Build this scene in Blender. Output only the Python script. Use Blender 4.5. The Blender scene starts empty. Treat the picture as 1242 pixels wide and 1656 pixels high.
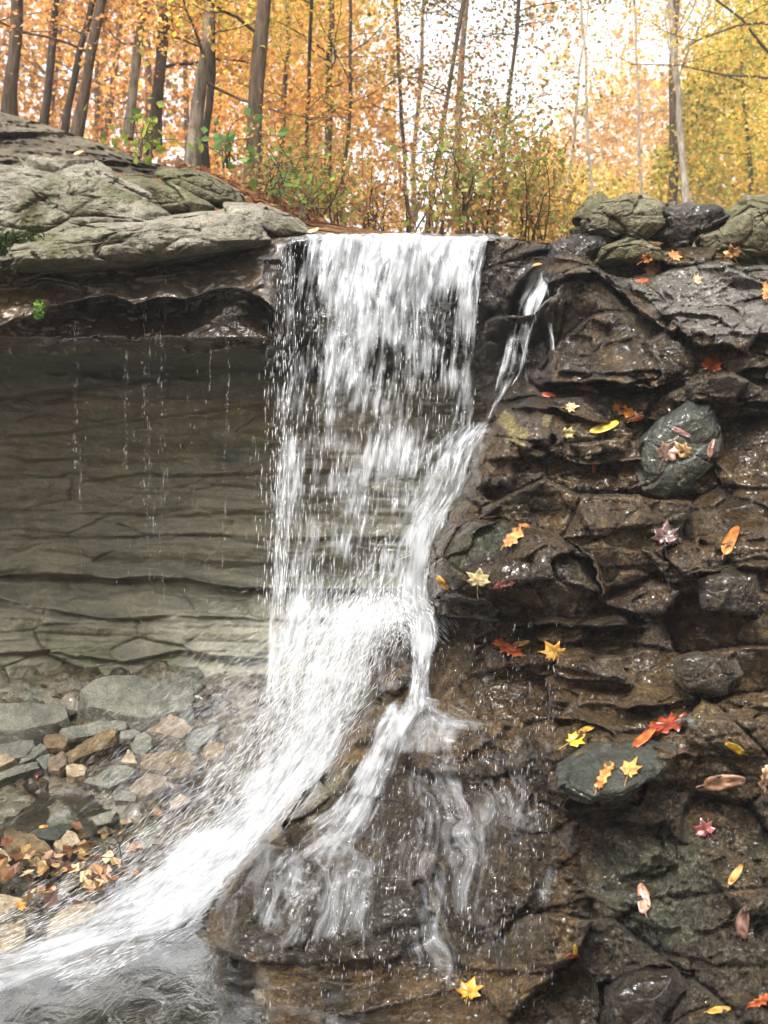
import bpy, bmesh, math, random
import numpy as np
from mathutils import Vector
from mathutils.geometry import convex_hull_2d

sc = bpy.context.scene
R = math.radians
# ---------------------------------------------------------------- camera, world, sun, exposure
FPX = 1625.0; CX, CY = 621.0, 828.0; HZ = 740.0
CAMZ = 1.5
PITCH = math.atan((CY - HZ) / FPX)
cam = bpy.data.cameras.new("camera"); cam_o = bpy.data.objects.new("camera", cam)
sc.collection.objects.link(cam_o); sc.camera = cam_o
cam.sensor_fit = 'VERTICAL'; cam.sensor_height = 36.0; cam.lens = 36.0 * FPX / 1656.0
cam.dof.use_dof = True; cam.dof.focus_distance = 3.7; cam.dof.aperture_fstop = 4.0
cam.clip_start = 0.05; cam.clip_end = 500
cam_o.location = (0, 0, CAMZ); cam_o.rotation_euler = (R(90) - PITCH, 0, 0)

SUN_EL, SUN_AZ = 52.0, 205.0     # azimuth measured clockwise from +Y (north)
w = bpy.data.worlds.new("World"); sc.world = w; w.use_nodes = True
nt = w.node_tree; nt.nodes.clear()
sky = nt.nodes.new('ShaderNodeTexSky'); sky.sky_type = 'NISHITA'; sky.sun_disc = False
sky.sun_elevation = R(SUN_EL); sky.sun_rotation = R(SUN_AZ); sky.dust_density = 6; sky.air_density = 1.0; sky.ozone_density = 1.0
hs = nt.nodes.new('ShaderNodeHueSaturation'); hs.inputs['Saturation'].default_value = 0.10
bg = nt.nodes.new('ShaderNodeBackground'); bg.inputs['Strength'].default_value = 0.15
wo = nt.nodes.new('ShaderNodeOutputWorld')
nt.links.new(sky.outputs[0], hs.inputs['Color']); nt.links.new(hs.outputs[0], bg.inputs[0]); nt.links.new(bg.outputs[0], wo.inputs[0])
sun = bpy.data.lights.new("sun", 'SUN'); sun.energy = 1.1; sun.angle = R(7); sun.color = (1, .96, .9)
sun_o = bpy.data.objects.new("sun", sun); sc.collection.objects.link(sun_o)
sd = Vector((math.sin(R(SUN_AZ)) * math.cos(R(SUN_EL)), math.cos(R(SUN_AZ)) * math.cos(R(SUN_EL)), math.sin(R(SUN_EL))))
sun_o.rotation_euler = sd.to_track_quat('Z', 'Y').to_euler()
sun_o.location = sd * 30
vs = sc.view_settings; vs.view_transform = 'Standard'; vs.look = 'None'; vs.gamma = 1; vs.use_curve_mapping = False
vs.exposure = 1.9
sc.cycles.transparent_max_bounces = 24; sc.cycles.max_bounces = 6; sc.cycles.diffuse_bounces = 3
sc.cycles.caustics_reflective = False; sc.cycles.caustics_refractive = False

# ---------------------------------------------------------------- projection helpers
cp, sp = math.cos(PITCH), math.sin(PITCH)
def at(px, py, Y):
    """world point seen at photo pixel (px, py), at world distance Y ahead of the camera"""
    px = np.asarray(px, float); py = np.asarray(py, float); Y = np.asarray(Y, float)
    a = (px - CX) / FPX; b = (CY - py) / FPX
    dy = cp + b * sp; dz = -sp + b * cp
    return np.stack(np.broadcast_arrays(a / dy * Y, Y, CAMZ + dz / dy * Y), -1)
def on_plane(px, py, z):
    a = (px - CX) / FPX; b = (CY - py) / FPX
    dy = cp + b * sp; dz = -sp + b * cp
    t = (z - CAMZ) / dz
    return np.array((a * t, dy * t, z))
def pxm(Y): return Y / FPX       # metres per photo pixel at distance Y

# ---------------------------------------------------------------- noise
def _h(i, j, k, s):
    x = (i.astype(np.int64) * 374761393 + j.astype(np.int64) * 668265263 + k.astype(np.int64) * 2147483647 + s * 974634777) & 0xffffffff
    x = ((x ^ (x >> 13)) * 1274126177) & 0xffffffff
    x = ((x ^ (x >> 16)) * 2246822519) & 0xffffffff
    x = x ^ (x >> 15)
    return (x & 0xffffff) / float(0xffffff)
def vnoise(p, s=0):
    f = np.floor(p); t = p - f; t = t * t * t * (t * (t * 6 - 15) + 10)
    i, j, k = f[..., 0].astype(np.int64), f[..., 1].astype(np.int64), f[..., 2].astype(np.int64)
    r = 0
    for a in (0, 1):
        wa = t[..., 0] if a else 1 - t[..., 0]
        for b in (0, 1):
            wb = t[..., 1] if b else 1 - t[..., 1]
            for c in (0, 1):
                wc = t[..., 2] if c else 1 - t[..., 2]
                r = r + wa * wb * wc * _h(i + a, j + b, k + c, s)
    return r * 2 - 1
def fbm(p, oct=4, s=0, gain=.5):
    r = 0; a = 1.0; q = np.array(p, float)
    for o in range(oct):
        r = r + a * vnoise(q, s + o * 17); q = q * 2.03 + 7.1; a *= gain
    return r
def ridge(p, oct=4, s=0):
    r = 0; a = 1.0; q = np.array(p, float)
    for o in range(oct):
        r = r + a * (1 - 2 * np.abs(vnoise(q, s + o * 31))); q = q * 2.1 + 3.3; a *= .5
    return r
def worley(p, s=0):
    """returns F1, F2, cell randoms (3) and vector from the cell point"""
    f = np.floor(p).astype(np.int64)
    n = p.shape[0]
    d1 = np.full(n, 9e9); d2 = np.full(n, 9e9); rid = np.zeros((n, 3)); vec = np.zeros((n, 3))
    for a in (-1, 0, 1):
        for b in (-1, 0, 1):
            for c in (-1, 0, 1):
                i, j, k = f[:, 0] + a, f[:, 1] + b, f[:, 2] + c
                q = np.stack((i + _h(i, j, k, s + 1), j + _h(i, j, k, s + 2), k + _h(i, j, k, s + 3)), -1)
                v = p - q; d = (v * v).sum(1)
                m = d < d1
                d2 = np.where(m, d1, np.minimum(d2, d))
                d1 = np.where(m, d, d1)
                vec[m] = v[m]
                if m.any():
                    rid[m] = np.stack((_h(i[m], j[m], k[m], s + 4), _h(i[m], j[m], k[m], s + 5), _h(i[m], j[m], k[m], s + 6)), -1)
    return np.sqrt(d1), np.sqrt(d2), rid, vec
def blocks(p, scale, s, amp, tilt=1.0, crack=.4, cw=.08, warp=.11):
    """blocky broken-rock relief: every cell a tilted facet, dark cracks between. scale=(x,y,z) cell sizes"""
    sc_ = np.array(scale)
    q = p / sc_
    q = q + warp * np.stack((vnoise(q * 1.7, s + 60), vnoise(q * 1.7, s + 61), vnoise(q * 1.7, s + 62)), -1)
    F1, F2, r, v = worley(q, s)
    if tilt is None: return r
    o = (r[:, 0] - .5) * 1.2 + tilt * ((r[:, 1] - .5) * v[:, 0] * 1.6 + (r[:, 2] - .25) * v[:, 2] * 1.8)
    return amp * (o - crack * np.exp(-(F2 - F1) / cw))
def smooth(a, b, x):
    t = np.clip((x - a) / (b - a), 0, 1); return t * t * (3 - 2 * t)
def rbf(pts, qx, qy):
    P = np.array(pts, float); X = P[:, :2] / 300; d = P[:, 2]
    def K(r2): return .5 * r2 * np.log(np.maximum(r2, 1e-9))
    n = len(P); A = np.zeros((n + 3, n + 3))
    A[:n, :n] = K(((X[:, None] - X[None]) ** 2).sum(-1)) + np.eye(n) * .002
    A[:n, n] = 1; A[:n, n + 1:] = X; A[n, :n] = 1; A[n + 1:, :n] = X.T
    c = np.linalg.solve(A, np.concatenate((d, np.zeros(3))))
    q = np.stack((qx, qy), -1).reshape(-1, 2) / 300
    out = np.zeros(len(q))
    for i in range(0, len(q), 40000):
        b = q[i:i + 40000]
        out[i:i + 40000] = K(((b[:, None] - X[None]) ** 2).sum(-1)) @ c[:n] + c[n] + b @ c[n + 1:]
    return out.reshape(np.shape(qx))
def polydist(px, py, poly, closed=True):
    """distance to a polygon outline in photo pixels; positive inside when closed"""
    P = np.array(poly, float); n = len(P)
    d = np.full(px.shape, 1e9); ins = np.zeros(px.shape, bool)
    for i in range(n if closed else n - 1):
        a = P[i]; b = P[(i + 1) % n]; e = b - a
        t = np.clip(((px - a[0]) * e[0] + (py - a[1]) * e[1]) / (e @ e + 1e-9), 0, 1)
        d = np.minimum(d, np.hypot(px - a[0] - t * e[0], py - a[1] - t * e[1]))
        if closed:
            c = ((a[1] > py) != (b[1] > py)) & (px < (b[0] - a[0]) * (py - a[1]) / (b[1] - a[1] + 1e-12) + a[0])
            ins ^= c
    return np.where(ins, d, -d) if closed else d

# ---------------------------------------------------------------- object helpers
COL = sc.collection
def tag(o, label=None, cat=None, group=None, kind=None):
    if label: o['label'] = label
    if cat: o['category'] = cat
    if group: o['group'] = group
    if kind: o['kind'] = kind
    return o
def mesh(name, V, F, mat, parent=None, smooth_=True, col=None, uv=None, dens=None, base=None):
    """V (n,3) array, F (m,k) int array or a list of arrays. base: object origin (world)"""
    V = np.asarray(V, np.float32).reshape(-1, 3)
    if base is not None: V = V - np.asarray(base, np.float32)
    Fs = F if isinstance(F, list) else [F]
    Fs = [np.asarray(f, np.int32) for f in Fs if len(f)]
    me = bpy.data.meshes.new(name)
    me.vertices.add(len(V)); me.vertices.foreach_set('co', V.ravel())
    nl = sum(f.size for f in Fs); npoly = sum(len(f) for f in Fs)
    me.loops.add(nl); me.loops.foreach_set('vertex_index', np.concatenate([f.ravel() for f in Fs]))
    tot = np.concatenate([np.full(len(f), f.shape[1], np.int32) for f in Fs])
    st = np.concatenate(([0], np.cumsum(tot)[:-1])).astype(np.int32)
    me.polygons.add(npoly); me.polygons.foreach_set('loop_start', st); me.polygons.foreach_set('loop_total', tot)
    me.polygons.foreach_set('use_smooth', np.full(npoly, smooth_, bool))
    me.update(calc_edges=True)
    if col is not None:
        a = me.color_attributes.new('Col', 'FLOAT_COLOR', 'POINT'); c = np.asarray(col, np.float32)
        if c.shape[1] == 3: c = np.concatenate((c, np.ones((len(c), 1), np.float32)), 1)
        a.data.foreach_set('color', c.ravel())
    if uv is not None:
        a = me.attributes.new('flow', 'FLOAT_VECTOR', 'POINT'); a.data.foreach_set('vector', np.asarray(uv, np.float32).ravel())
    if dens is not None:
        a = me.attributes.new('dens', 'FLOAT', 'POINT'); a.data.foreach_set('value', np.asarray(dens, np.float32).ravel())
    me.materials.append(mat)
    o = bpy.data.objects.new(name, me); COL.objects.link(o)
    if base is not None: o.location = [float(c) for c in base]
    if parent is not None:
        o.parent = parent
        if base is not None: o.location = [float(base[i]) - parent.location[i] for i in range(3)]
    return o
def empty(name, loc, label, cat, group=None):
    o = bpy.data.objects.new(name, None); COL.objects.link(o); o.location = [float(c) for c in loc]
    o.empty_display_size = .1
    return tag(o, label, cat, group)
def gridfaces(nr, nc, closed=False):
    i = np.arange(nr - 1)[:, None]; j = np.arange(nc - (0 if closed else 1))[None]
    j2 = (j + 1) % nc
    a = i * nc + j; b = i * nc + j2; c = (i + 1) * nc + j2; d = (i + 1) * nc + j
    return np.stack(np.broadcast_arrays(a, d, c, b), -1).reshape(-1, 4)

# ---------------------------------------------------------------- materials
class NT:
    def __init__(s, name):
        s.m = bpy.data.materials.new(name); s.m.use_nodes = True; s.t = s.m.node_tree; s.t.nodes.clear()
        s.out = s.n('ShaderNodeOutputMaterial')
        s.co = s.n('ShaderNodeNewGeometry').outputs['Position']
    def n(s, t, **k):
        x = s.t.nodes.new(t)
        for a, b in k.items(): setattr(x, a, b)
        return x
    def set(s, sock, v):
        if isinstance(v, bpy.types.NodeSocket): s.t.links.new(v, sock)
        elif v is not None:
            if sock.type == 'RGBA' and len(v) == 3: v = (*v, 1)
            sock.default_value = v
    def map(s, scale, vec=None, rot=(0, 0, 0), loc=(0, 0, 0)):
        x = s.n('ShaderNodeMapping'); s.set(x.inputs[0], vec or s.co); x.inputs['Scale'].default_value = scale
        x.inputs['Rotation'].default_value = rot; x.inputs['Location'].default_value = loc
        return x.outputs[0]
    def noise(s, sc_, det=6, rough=.55, vec=None, dist=0, col=False):
        x = s.n('ShaderNodeTexNoise'); s.set(x.inputs['Vector'], vec or s.co)
        x.inputs['Scale'].default_value = sc_; x.inputs['Detail'].default_value = det
        x.inputs['Roughness'].default_value = rough; x.inputs['Distortion'].default_value = dist
        return x.outputs[1 if col else 0]
    def voro(s, sc_, vec=None, feat='F1', out=0):
        x = s.n('ShaderNodeTexVoronoi'); s.set(x.inputs['Vector'], vec or s.co); x.feature = feat
        x.inputs['Scale'].default_value = sc_; return x.outputs[out]
    def ramp(s, f, stops, interp='LINEAR'):
        x = s.n('ShaderNodeValToRGB'); s.set(x.inputs[0], f); e = x.color_ramp.elements
        x.color_ramp.interpolation = interp
        while len(e) < len(stops): e.new(.5)
        for q, (p, c) in zip(e, stops):
            q.position = p; q.color = (*c, 1) if hasattr(c, '__len__') else (c, c, c, 1)
        return x.outputs[0]
    def mix(s, f, a, b, mode='MIX'):
        x = s.n('ShaderNodeMix', data_type='RGBA', blend_type=mode)
        s.set(x.inputs[0], f); s.set(x.inputs[6], a); s.set(x.inputs[7], b); return x.outputs[2]
    def mth(s, op, a, b=None, c=None, clamp=False):
        x = s.n('ShaderNodeMath', operation=op, use_clamp=clamp)
        for i, v in enumerate((a, b, c)):
            if v is not None: s.set(x.inputs[i], v)
        return x.outputs[0]
    def attr(s, name, out='Color'):
        x = s.n('ShaderNodeAttribute'); x.attribute_name = name; return x.outputs[out]
    def bump(s, h, st, dist, nrm=None):
        x = s.n('ShaderNodeBump'); s.set(x.inputs['Height'], h); x.inputs['Strength'].default_value = st
        x.inputs['Distance'].default_value = dist
        if nrm: s.set(x.inputs['Normal'], nrm)
        return x.outputs[0]
    def pbr(s, base, rough, nrm=None, **k):
        x = s.n('ShaderNodeBsdfPrincipled'); s.set(x.inputs['Base Color'], base); s.set(x.inputs['Roughness'], rough)
        if nrm: s.set(x.inputs['Normal'], nrm)
        for a, b in k.items(): s.set(x.inputs[a], b)
        s.t.links.new(x.outputs[0], s.out.inputs[0]); return x

def m_wetrock(name, cols, wet=1.0, bscale=1.0, usecol=True, rough=(.08, .5), strength=1.0):
    t = NT(name)
    n1 = t.noise(3.2, 8, .62, dist=.4); n2 = t.noise(17, 8, .7); n3 = t.noise(75, 5, .6)
    f = t.mth('ADD', t.mth('MULTIPLY', n1, .55), t.mth('MULTIPLY', n2, .45))
    c = t.ramp(f, [(.34, cols[0]), (.47, cols[1]), (.56, cols[2]), (.68, cols[3])])
    if usecol:
        a = t.n('ShaderNodeAttribute'); a.attribute_name = 'Col'
        var = t.mix(1.0, a.outputs['Color'], t.ramp(n2, [(.3, .45), (.7, 1.5)]), 'MULTIPLY')
        fac = t.mth('MULTIPLY', a.outputs['Alpha'], t.ramp(n2, [(.3, .45), (.55, 1.0)]))
        c = t.mix(fac, c, var)
    speck = t.ramp(n3, [(.35, .55), (.65, 1.35)])
    c = t.mix(1.0, c, speck, 'MULTIPLY')
    r = t.ramp(t.noise(9, 5, .6), [(.35, rough[0]), (.7, rough[1])])
    st = t.map((1, 1, .45))
    h = t.mth('ADD', t.mth('MULTIPLY', t.noise(34 * bscale, 7, .66, st, dist=.5), 1.0), t.mth('MULTIPLY', t.noise(120 * bscale, 4, .6, st, dist=.5), .75))
    nb = t.bump(h, 1.0 * strength, .050)
    nb2 = t.bump(t.noise(11, 4, .6, dist=.3), .22, .05, nb)
    t.pbr(c, r, nb2, **{'Specular IOR Level': .5 * wet, 'Coat Weight': .45 * wet, 'Coat Roughness': .03})
    return t.m
def m_dryrock(name, cols, moss=0.0, bs=1.0):
    t = NT(name)
    n1 = t.noise(4, 8, .65, dist=.5); n2 = t.noise(22, 8, .7); n3 = t.noise(120, 4, .6)
    f = t.mth('ADD', t.mth('MULTIPLY', n1, .5), t.mth('MULTIPLY', n2, .5))
    c = t.ramp(f, [(.36, cols[0]), (.48, cols[1]), (.6, cols[2])])
    if moss:
        mk = t.ramp(t.noise(2.6, 6, .7), [(.5 - .15 * moss, 0.0), (.62, .8)])
        c = t.mix(mk, c, (.075, .078, .03))
    c = t.mix(1.0, c, t.ramp(n3, [(.3, .6), (.7, 1.35)]), 'MULTIPLY')
    cr = t.ramp(t.voro(7, t.map((1, 1, 1.6), t.noise(3, 3, .5, col=True) if False else None), 'DISTANCE_TO_EDGE'), [(.0, 0.0), (.03, 1.0)])
    h = t.mth('ADD', t.mth('ADD', n2, t.mth('MULTIPLY', n3, .35)), t.mth('MULTIPLY', cr, .0))
    nb = t.bump(h, .85, .03 * bs)
    t.pbr(c, .8, nb, **{'Specular IOR Level': .25})
    return t.m

M = {}
M['outcrop'] = m_wetrock('wet_brown_rock', [(.008, .005, .0022), (.036, .021, .0075), (.105, .063, .022), (.25, .165, .065)], rough=(.03, .26))
M['grnrock'] = m_wetrock('wet_green_rock', [(.008, .009, .006), (.022, .025, .016), (.036, .040, .027), (.07, .068, .045)], usecol=False, rough=(.25, .55), strength=.7)
M['dkrock'] = m_wetrock('wet_dark_rock', [(.008, .006, .0035), (.028, .020, .011), (.07, .052, .030), (.15, .12, .075)], usecol=False)
M['slab'] = m_dryrock('dry_limestone', [(.06, .054, .040), (.15, .137, .104), (.26, .24, .19)], moss=.05)
M['slab2'] = m_dryrock('mossy_limestone', [(.03, .027, .017), (.09, .078, .048), (.20, .18, .12)], moss=.5)
M['tanstone'] = m_dryrock('tan_stone', [(.10, .075, .045), (.22, .17, .105), (.36, .30, .2)])
M['greystone'] = m_dryrock('grey_stone', [(.045, .046, .036), (.095, .096, .076), (.16, .158, .125)])
M['ochrestone'] = m_dryrock('ochre_stone', [(.045, .032, .016), (.10, .07, .035), (.18, .13, .07)])
M['pinkstone'] = m_dryrock('pink_stone', [(.06, .046, .032), (.13, .10, .07), (.21, .17, .12)])
M['wetstone'] = m_wetrock('wet_stone', [(.02, .014, .008), (.06, .042, .02), (.15, .10, .045), (.26, .19, .10)], usecol=False)

def m_cliff():
    t = NT('layered_shale')
    wv = t.n('ShaderNodeVectorMath', operation='ADD')
    t.set(wv.inputs[0], t.map((.55, .55, 7.0))); 
    ws = t.n('ShaderNodeVectorMath', operation='SCALE'); t.set(ws.inputs[0], t.noise(1.6, 4, .5, col=True)); ws.inputs['Scale'].default_value = 1.5
    t.set(wv.inputs[1], ws.outputs[0])
    s1 = t.noise(1.4, 7, .6, wv.outputs[0]); s2 = t.noise(6, 5, .6, wv.outputs[0])
    pt = t.noise(3.1, 6, .6)
    f = t.mth('ADD', t.mth('MULTIPLY', s1, .6), t.mth('MULTIPLY', pt, .4))
    c = t.ramp(f, [(.36, (.076, .077, .054)), (.46, (.118, .116, .081)), (.56, (.15, .144, .098)), (.66, (.195, .175, .115))])
    a = t.n('ShaderNodeAttribute'); a.attribute_name = 'Col'
    n2 = t.noise(14, 6, .65)
    var = t.mix(1.0, a.outputs['Color'], t.ramp(n2, [(.3, .5), (.7, 1.5)]), 'MULTIPLY')
    c = t.mix(t.mth('MULTIPLY', a.outputs['Alpha'], t.ramp(n2, [(.3, .6), (.5, 1.0)])), c, var)
    c = t.mix(1.0, c, t.ramp(s2, [(.3, .75), (.7, 1.2)]), 'MULTIPLY')
    c = t.mix(1.0, c, t.ramp(t.noise(90, 3, .6), [(.3, .8), (.7, 1.2)]), 'MULTIPLY')
    wetm = t.attr('dens', 'Fac')
    r = t.mth('SUBTRACT', .62, t.mth('MULTIPLY', wetm, .48))
    h = t.mth('ADD', t.mth('MULTIPLY', s2, .5), t.mth('ADD', t.mth('MULTIPLY', t.noise(26, 6, .6), .7), t.mth('MULTIPLY', t.noise(100, 3, .5), .25)))
    nb = t.bump(h, .6, .022)
    t.pbr(c, r, nb, **{'Specular IOR Level': .5, 'Coat Weight': wetm, 'Coat Roughness': .08})
    return t.m
M['cliff'] = m_cliff()

def m_bed():
    t = NT('stream_bed')
    n1 = t.noise(5, 8, .65); n2 = t.noise(30, 6, .65)
    c = t.ramp(t.mth('ADD', t.mth('MULTIPLY', n1, .5), t.mth('MULTIPLY', n2, .5)), [(.36, (.015, .013, .008)), (.46, (.035, .029, .016)), (.55, (.07, .056, .032)), (.66, (.13, .11, .07))])
    c = t.mix(t.ramp(t.noise(1.7, 4, .6), [(.5, 0.0), (.6, .55)]), c, (.045, .06, .035))
    nb = t.bump(t.mth('ADD', n2, t.mth('MULTIPLY', t.noise(80, 3), .4)), .8, .02)
    t.pbr(c, t.ramp(t.noise(12), [(.35, .08), (.65, .4)]), nb, **{'Specular IOR Level': .7, 'Coat Weight': .5, 'Coat Roughness': .05})
    return t.m
M['bed'] = m_bed()
def m_floor():
    t = NT('forest_floor_rock')
    n1 = t.noise(2.2, 8, .65, t.map((1, 1, 3))); n2 = t.noise(25, 6, .7)
    c = t.ramp(t.mth('ADD', t.mth('MULTIPLY', n1, .5), t.mth('MULTIPLY', n2, .5)), [(.38, (.03, .024, .017)), (.48, (.08, .066, .045)), (.6, (.17, .145, .1))])
    a = t.n('ShaderNodeAttribute'); a.attribute_name = 'Col'
    lf = t.voro(26, None, 'F1', 1)
    litter = t.ramp(lf, [(.0, (.05, .025, .012)), (.5, (.16, .07, .025)), (1.0, (.26, .15, .07))])
    c = t.mix(a.outputs['Alpha'], c, litter)
    t.pbr(c, .85, t.bump(t.mth('ADD', n2, t.mth('MULTIPLY', n1, .6)), .9, .05), **{'Specular IOR Level': .2})
    return t.m
M['floor'] = m_floor()

def m_leaf(name, transl=.6):
    t = NT(name)
    c = t.attr('Col')
    d = t.n('ShaderNodeBsdfDiffuse'); t.set(d.inputs[0], c)
    tr = t.n('ShaderNodeBsdfTranslucent'); t.set(tr.inputs[0], c)
    m = t.n('ShaderNodeMixShader'); m.inputs[0].default_value = transl
    t.t.links.new(d.outputs[0], m.inputs[1]); t.t.links.new(tr.outputs[0], m.inputs[2]); t.t.links.new(m.outputs[0], t.out.inputs[0])
    return t.m
M['leaf'] = m_leaf('foliage')
def m_bark(name, a, b):
    t = NT(name); n = t.noise(30, 6, .65, t.map((1, 1, .22))); n2 = t.noise(4, 4)
    c = t.mix(1.0, t.ramp(n, [(.35, a), (.62, b)]), t.ramp(n2, [(.3, .7), (.7, 1.25)]), 'MULTIPLY')
    t.pbr(c, .9, t.bump(n, .9, .03), **{'Specular IOR Level': .2}); return t.m
M['bark'] = m_bark('brown_bark', (.03, .02, .013), (.095, .066, .042))
M['barkd'] = m_bark('dark_bark', (.018, .014, .01), (.055, .042, .03))
M['barkh'] = m_bark('hazed_bark', (.14, .12, .10), (.34, .30, .25))  # haze over the farther trees, lightened into their bark colour
M['barkp'] = m_bark('pale_bark', (.075, .06, .045), (.20, .165, .12))
def m_fleaf():
    t = NT('fallen_leaf'); c = t.attr('Col')
    c = t.mix(1.0, c, t.ramp(t.noise(60, 4, .6), [(.35, .55), (.6, 1.25)]), 'MULTIPLY')
    t.pbr(c, .3, t.bump(t.noise(90, 3), .3, .004), **{'Specular IOR Level': .5, 'Coat Weight': .3, 'Coat Roughness': .15}); return t.m
M['fleaf'] = m_fleaf()

def m_water(name, su, sv, lo, hi, k=.36, amax=.95, clump=1.0, col=(.52, .54, .56)):
    """white broken water: alpha from flow-stretched noise, thickness from the mesh's own density"""
    t = NT(name)
    fl = t.attr('flow', 'Vector'); dn = t.attr('dens', 'Fac')
    wob = t.n('ShaderNodeVectorMath', operation='ADD'); t.set(wob.inputs[0], fl)
    ws = t.n('ShaderNodeVectorMath', operation='SCALE'); t.set(ws.inputs[0], t.noise(2.2, 3, .5, fl, col=True)); ws.inputs['Scale'].default_value = .09
    t.set(wob.inputs[1], ws.outputs[0]); fl2 = wob.outputs[0]
    a1 = t.noise(1, 3, .55, t.map((su, sv, 1), fl2)); a2 = t.noise(1, 2, .5, t.map((su * .3, sv * .55, 1), fl2, loc=(3, 7, 0)))
    a3 = t.noise(1, 3, .6, t.map((6 * clump, 4 * clump, 1), fl, loc=(9, 2, 0)))
    a4 = t.noise(1, 2, .5, t.map((su * 2.7, sv * 1.8, 1), fl2, loc=(1, 5, 0)))
    s = t.mth('ADD', t.mth('ADD', t.mth('MULTIPLY', a1, .30), t.mth('MULTIPLY', a2, .24)), t.mth('ADD', t.mth('MULTIPLY', a3, .30), t.mth('MULTIPLY', a4, .16)))
    s = t.mth('ADD', s, t.mth('MULTIPLY', t.mth('SUBTRACT', dn, .5), k))
    mr = t.n('ShaderNodeMapRange'); mr.interpolation_type = 'SMOOTHSTEP'; t.set(mr.inputs[0], s)
    mr.inputs[1].default_value = lo; mr.inputs[2].default_value = hi; mr.inputs[3].default_value = 0; mr.inputs[4].default_value = amax
    al = t.mth('MULTIPLY', mr.outputs[0], t.mth('MULTIPLY', dn, 6.0, clamp=True))
    nb = t.bump(s, .16, .02)
    d = t.n('ShaderNodeBsdfDiffuse'); d.inputs[0].default_value = (*col, 1); t.set(d.inputs['Normal'], nb)
    tr = t.n('ShaderNodeBsdfTranslucent'); tr.inputs[0].default_value = (*col, 1)
    m1 = t.n('ShaderNodeMixShader'); m1.inputs[0].default_value = .4
    t.t.links.new(d.outputs[0], m1.inputs[1]); t.t.links.new(tr.outputs[0], m1.inputs[2])
    g = t.n('ShaderNodeBsdfGlossy'); g.inputs['Roughness'].default_value = .2; t.set(g.inputs['Normal'], nb)
    m3 = t.n('ShaderNodeMixShader'); m3.inputs[0].default_value = .06
    t.t.links.new(m1.outputs[0], m3.inputs[1]); t.t.links.new(g.outputs[0], m3.inputs[2])
    tp = t.n('ShaderNodeBsdfTransparent'); m2 = t.n('ShaderNodeMixShader')
    t.set(m2.inputs[0], al); t.t.links.new(tp.outputs[0], m2.inputs[1]); t.t.links.new(m3.outputs[0], m2.inputs[2])
    t.t.links.new(m2.outputs[0], t.out.inputs[0])
    return t.m
M['fall'] = m_water('falling_water', 44, 4.0, .428, .615, .40, .92, 1.4)
M['foam'] = m_water('white_water', 36, 9.0, .38, .66, .42, .90, 1.8)
M['film'] = m_water('water_film', 58, 12.0, .47, .74, .40, .5)
def m_drop():
    t = NT('water_drops')
    d = t.n('ShaderNodeBsdfDiffuse'); d.inputs[0].default_value = (.92, .94, .96, 1)
    tp = t.n('ShaderNodeBsdfTransparent'); m2 = t.n('ShaderNodeMixShader')
    t.set(m2.inputs[0], t.attr('dens', 'Fac')); t.t.links.new(tp.outputs[0], m2.inputs[1]); t.t.links.new(d.outputs[0], m2.inputs[2])
    t.t.links.new(m2.outputs[0], t.out.inputs[0]); return t.m
M['drop'] = m_drop()
def m_pool():
    t = NT('stream_water')
    nb = t.bump(t.noise(11, 5, .6, t.map((1, .8, 1)), dist=.6), .6, .03)
    g = t.n('ShaderNodeBsdfGlossy'); g.inputs['Roughness'].default_value = .05; t.set(g.inputs['Normal'], nb)
    tp = t.n('ShaderNodeBsdfTransparent'); tp.inputs[0].default_value = (.86, .88, .82, 1)
    fr = t.n('ShaderNodeFresnel'); fr.inputs[0].default_value = 1.33; t.set(fr.inputs['Normal'], nb)
    m2 = t.n('ShaderNodeMixShader'); t.set(m2.inputs[0], fr.outputs[0])
    t.t.links.new(tp.outputs[0], m2.inputs[1]); t.t.links.new(g.outputs[0], m2.inputs[2]); t.t.links.new(m2.outputs[0], t.out.inputs[0])
    return t.m
M['pool'] = m_pool()
M['moss'] = m_leaf('moss', .15)
# ================================================================ LARGE STRUCTURE
def lint(x, tab):
    T = np.array(tab, float); return np.interp(x, T[:, 0], T[:, 1])
def ledge(px, py, line, amp, up, down, fade=25, wb=1.0):
    """rock ledge along a line x->y in photo pixels: swells out above, drops back (undercut) below; returns depth offset"""
    L = np.array(line, float)
    wob = 4 * vnoise(np.stack((px / 23., px * 0, px * 0 + L[0, 1]), -1), 5) + 5 * vnoise(np.stack((px / 75., px * 0, px * 0 + L[0, 1] * 2), -1), 6)
    d = py - (np.interp(px, L[:, 0], L[:, 1]) + wob * wb)
    wx = smooth(L[0, 0] - fade, L[0, 0] + fade * .5, px) * (1 - smooth(L[-1, 0] - fade * .5, L[-1, 0] + fade, px))
    a = np.where(d < 0, np.clip(1 + d / up, 0, 1) ** 1.6, -.9 * smooth(-1, 7, d) * np.clip(1 - d / down, 0, 1) ** .8 + (1 - smooth(-1, 7, d)))
    am = np.clip(.85 + .6 * vnoise(np.stack((px / 55., px * 0, px * 0 + L[0, 1] * 3), -1), 15), .1, 1.3)
    return -amp * a * wx * am

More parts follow.
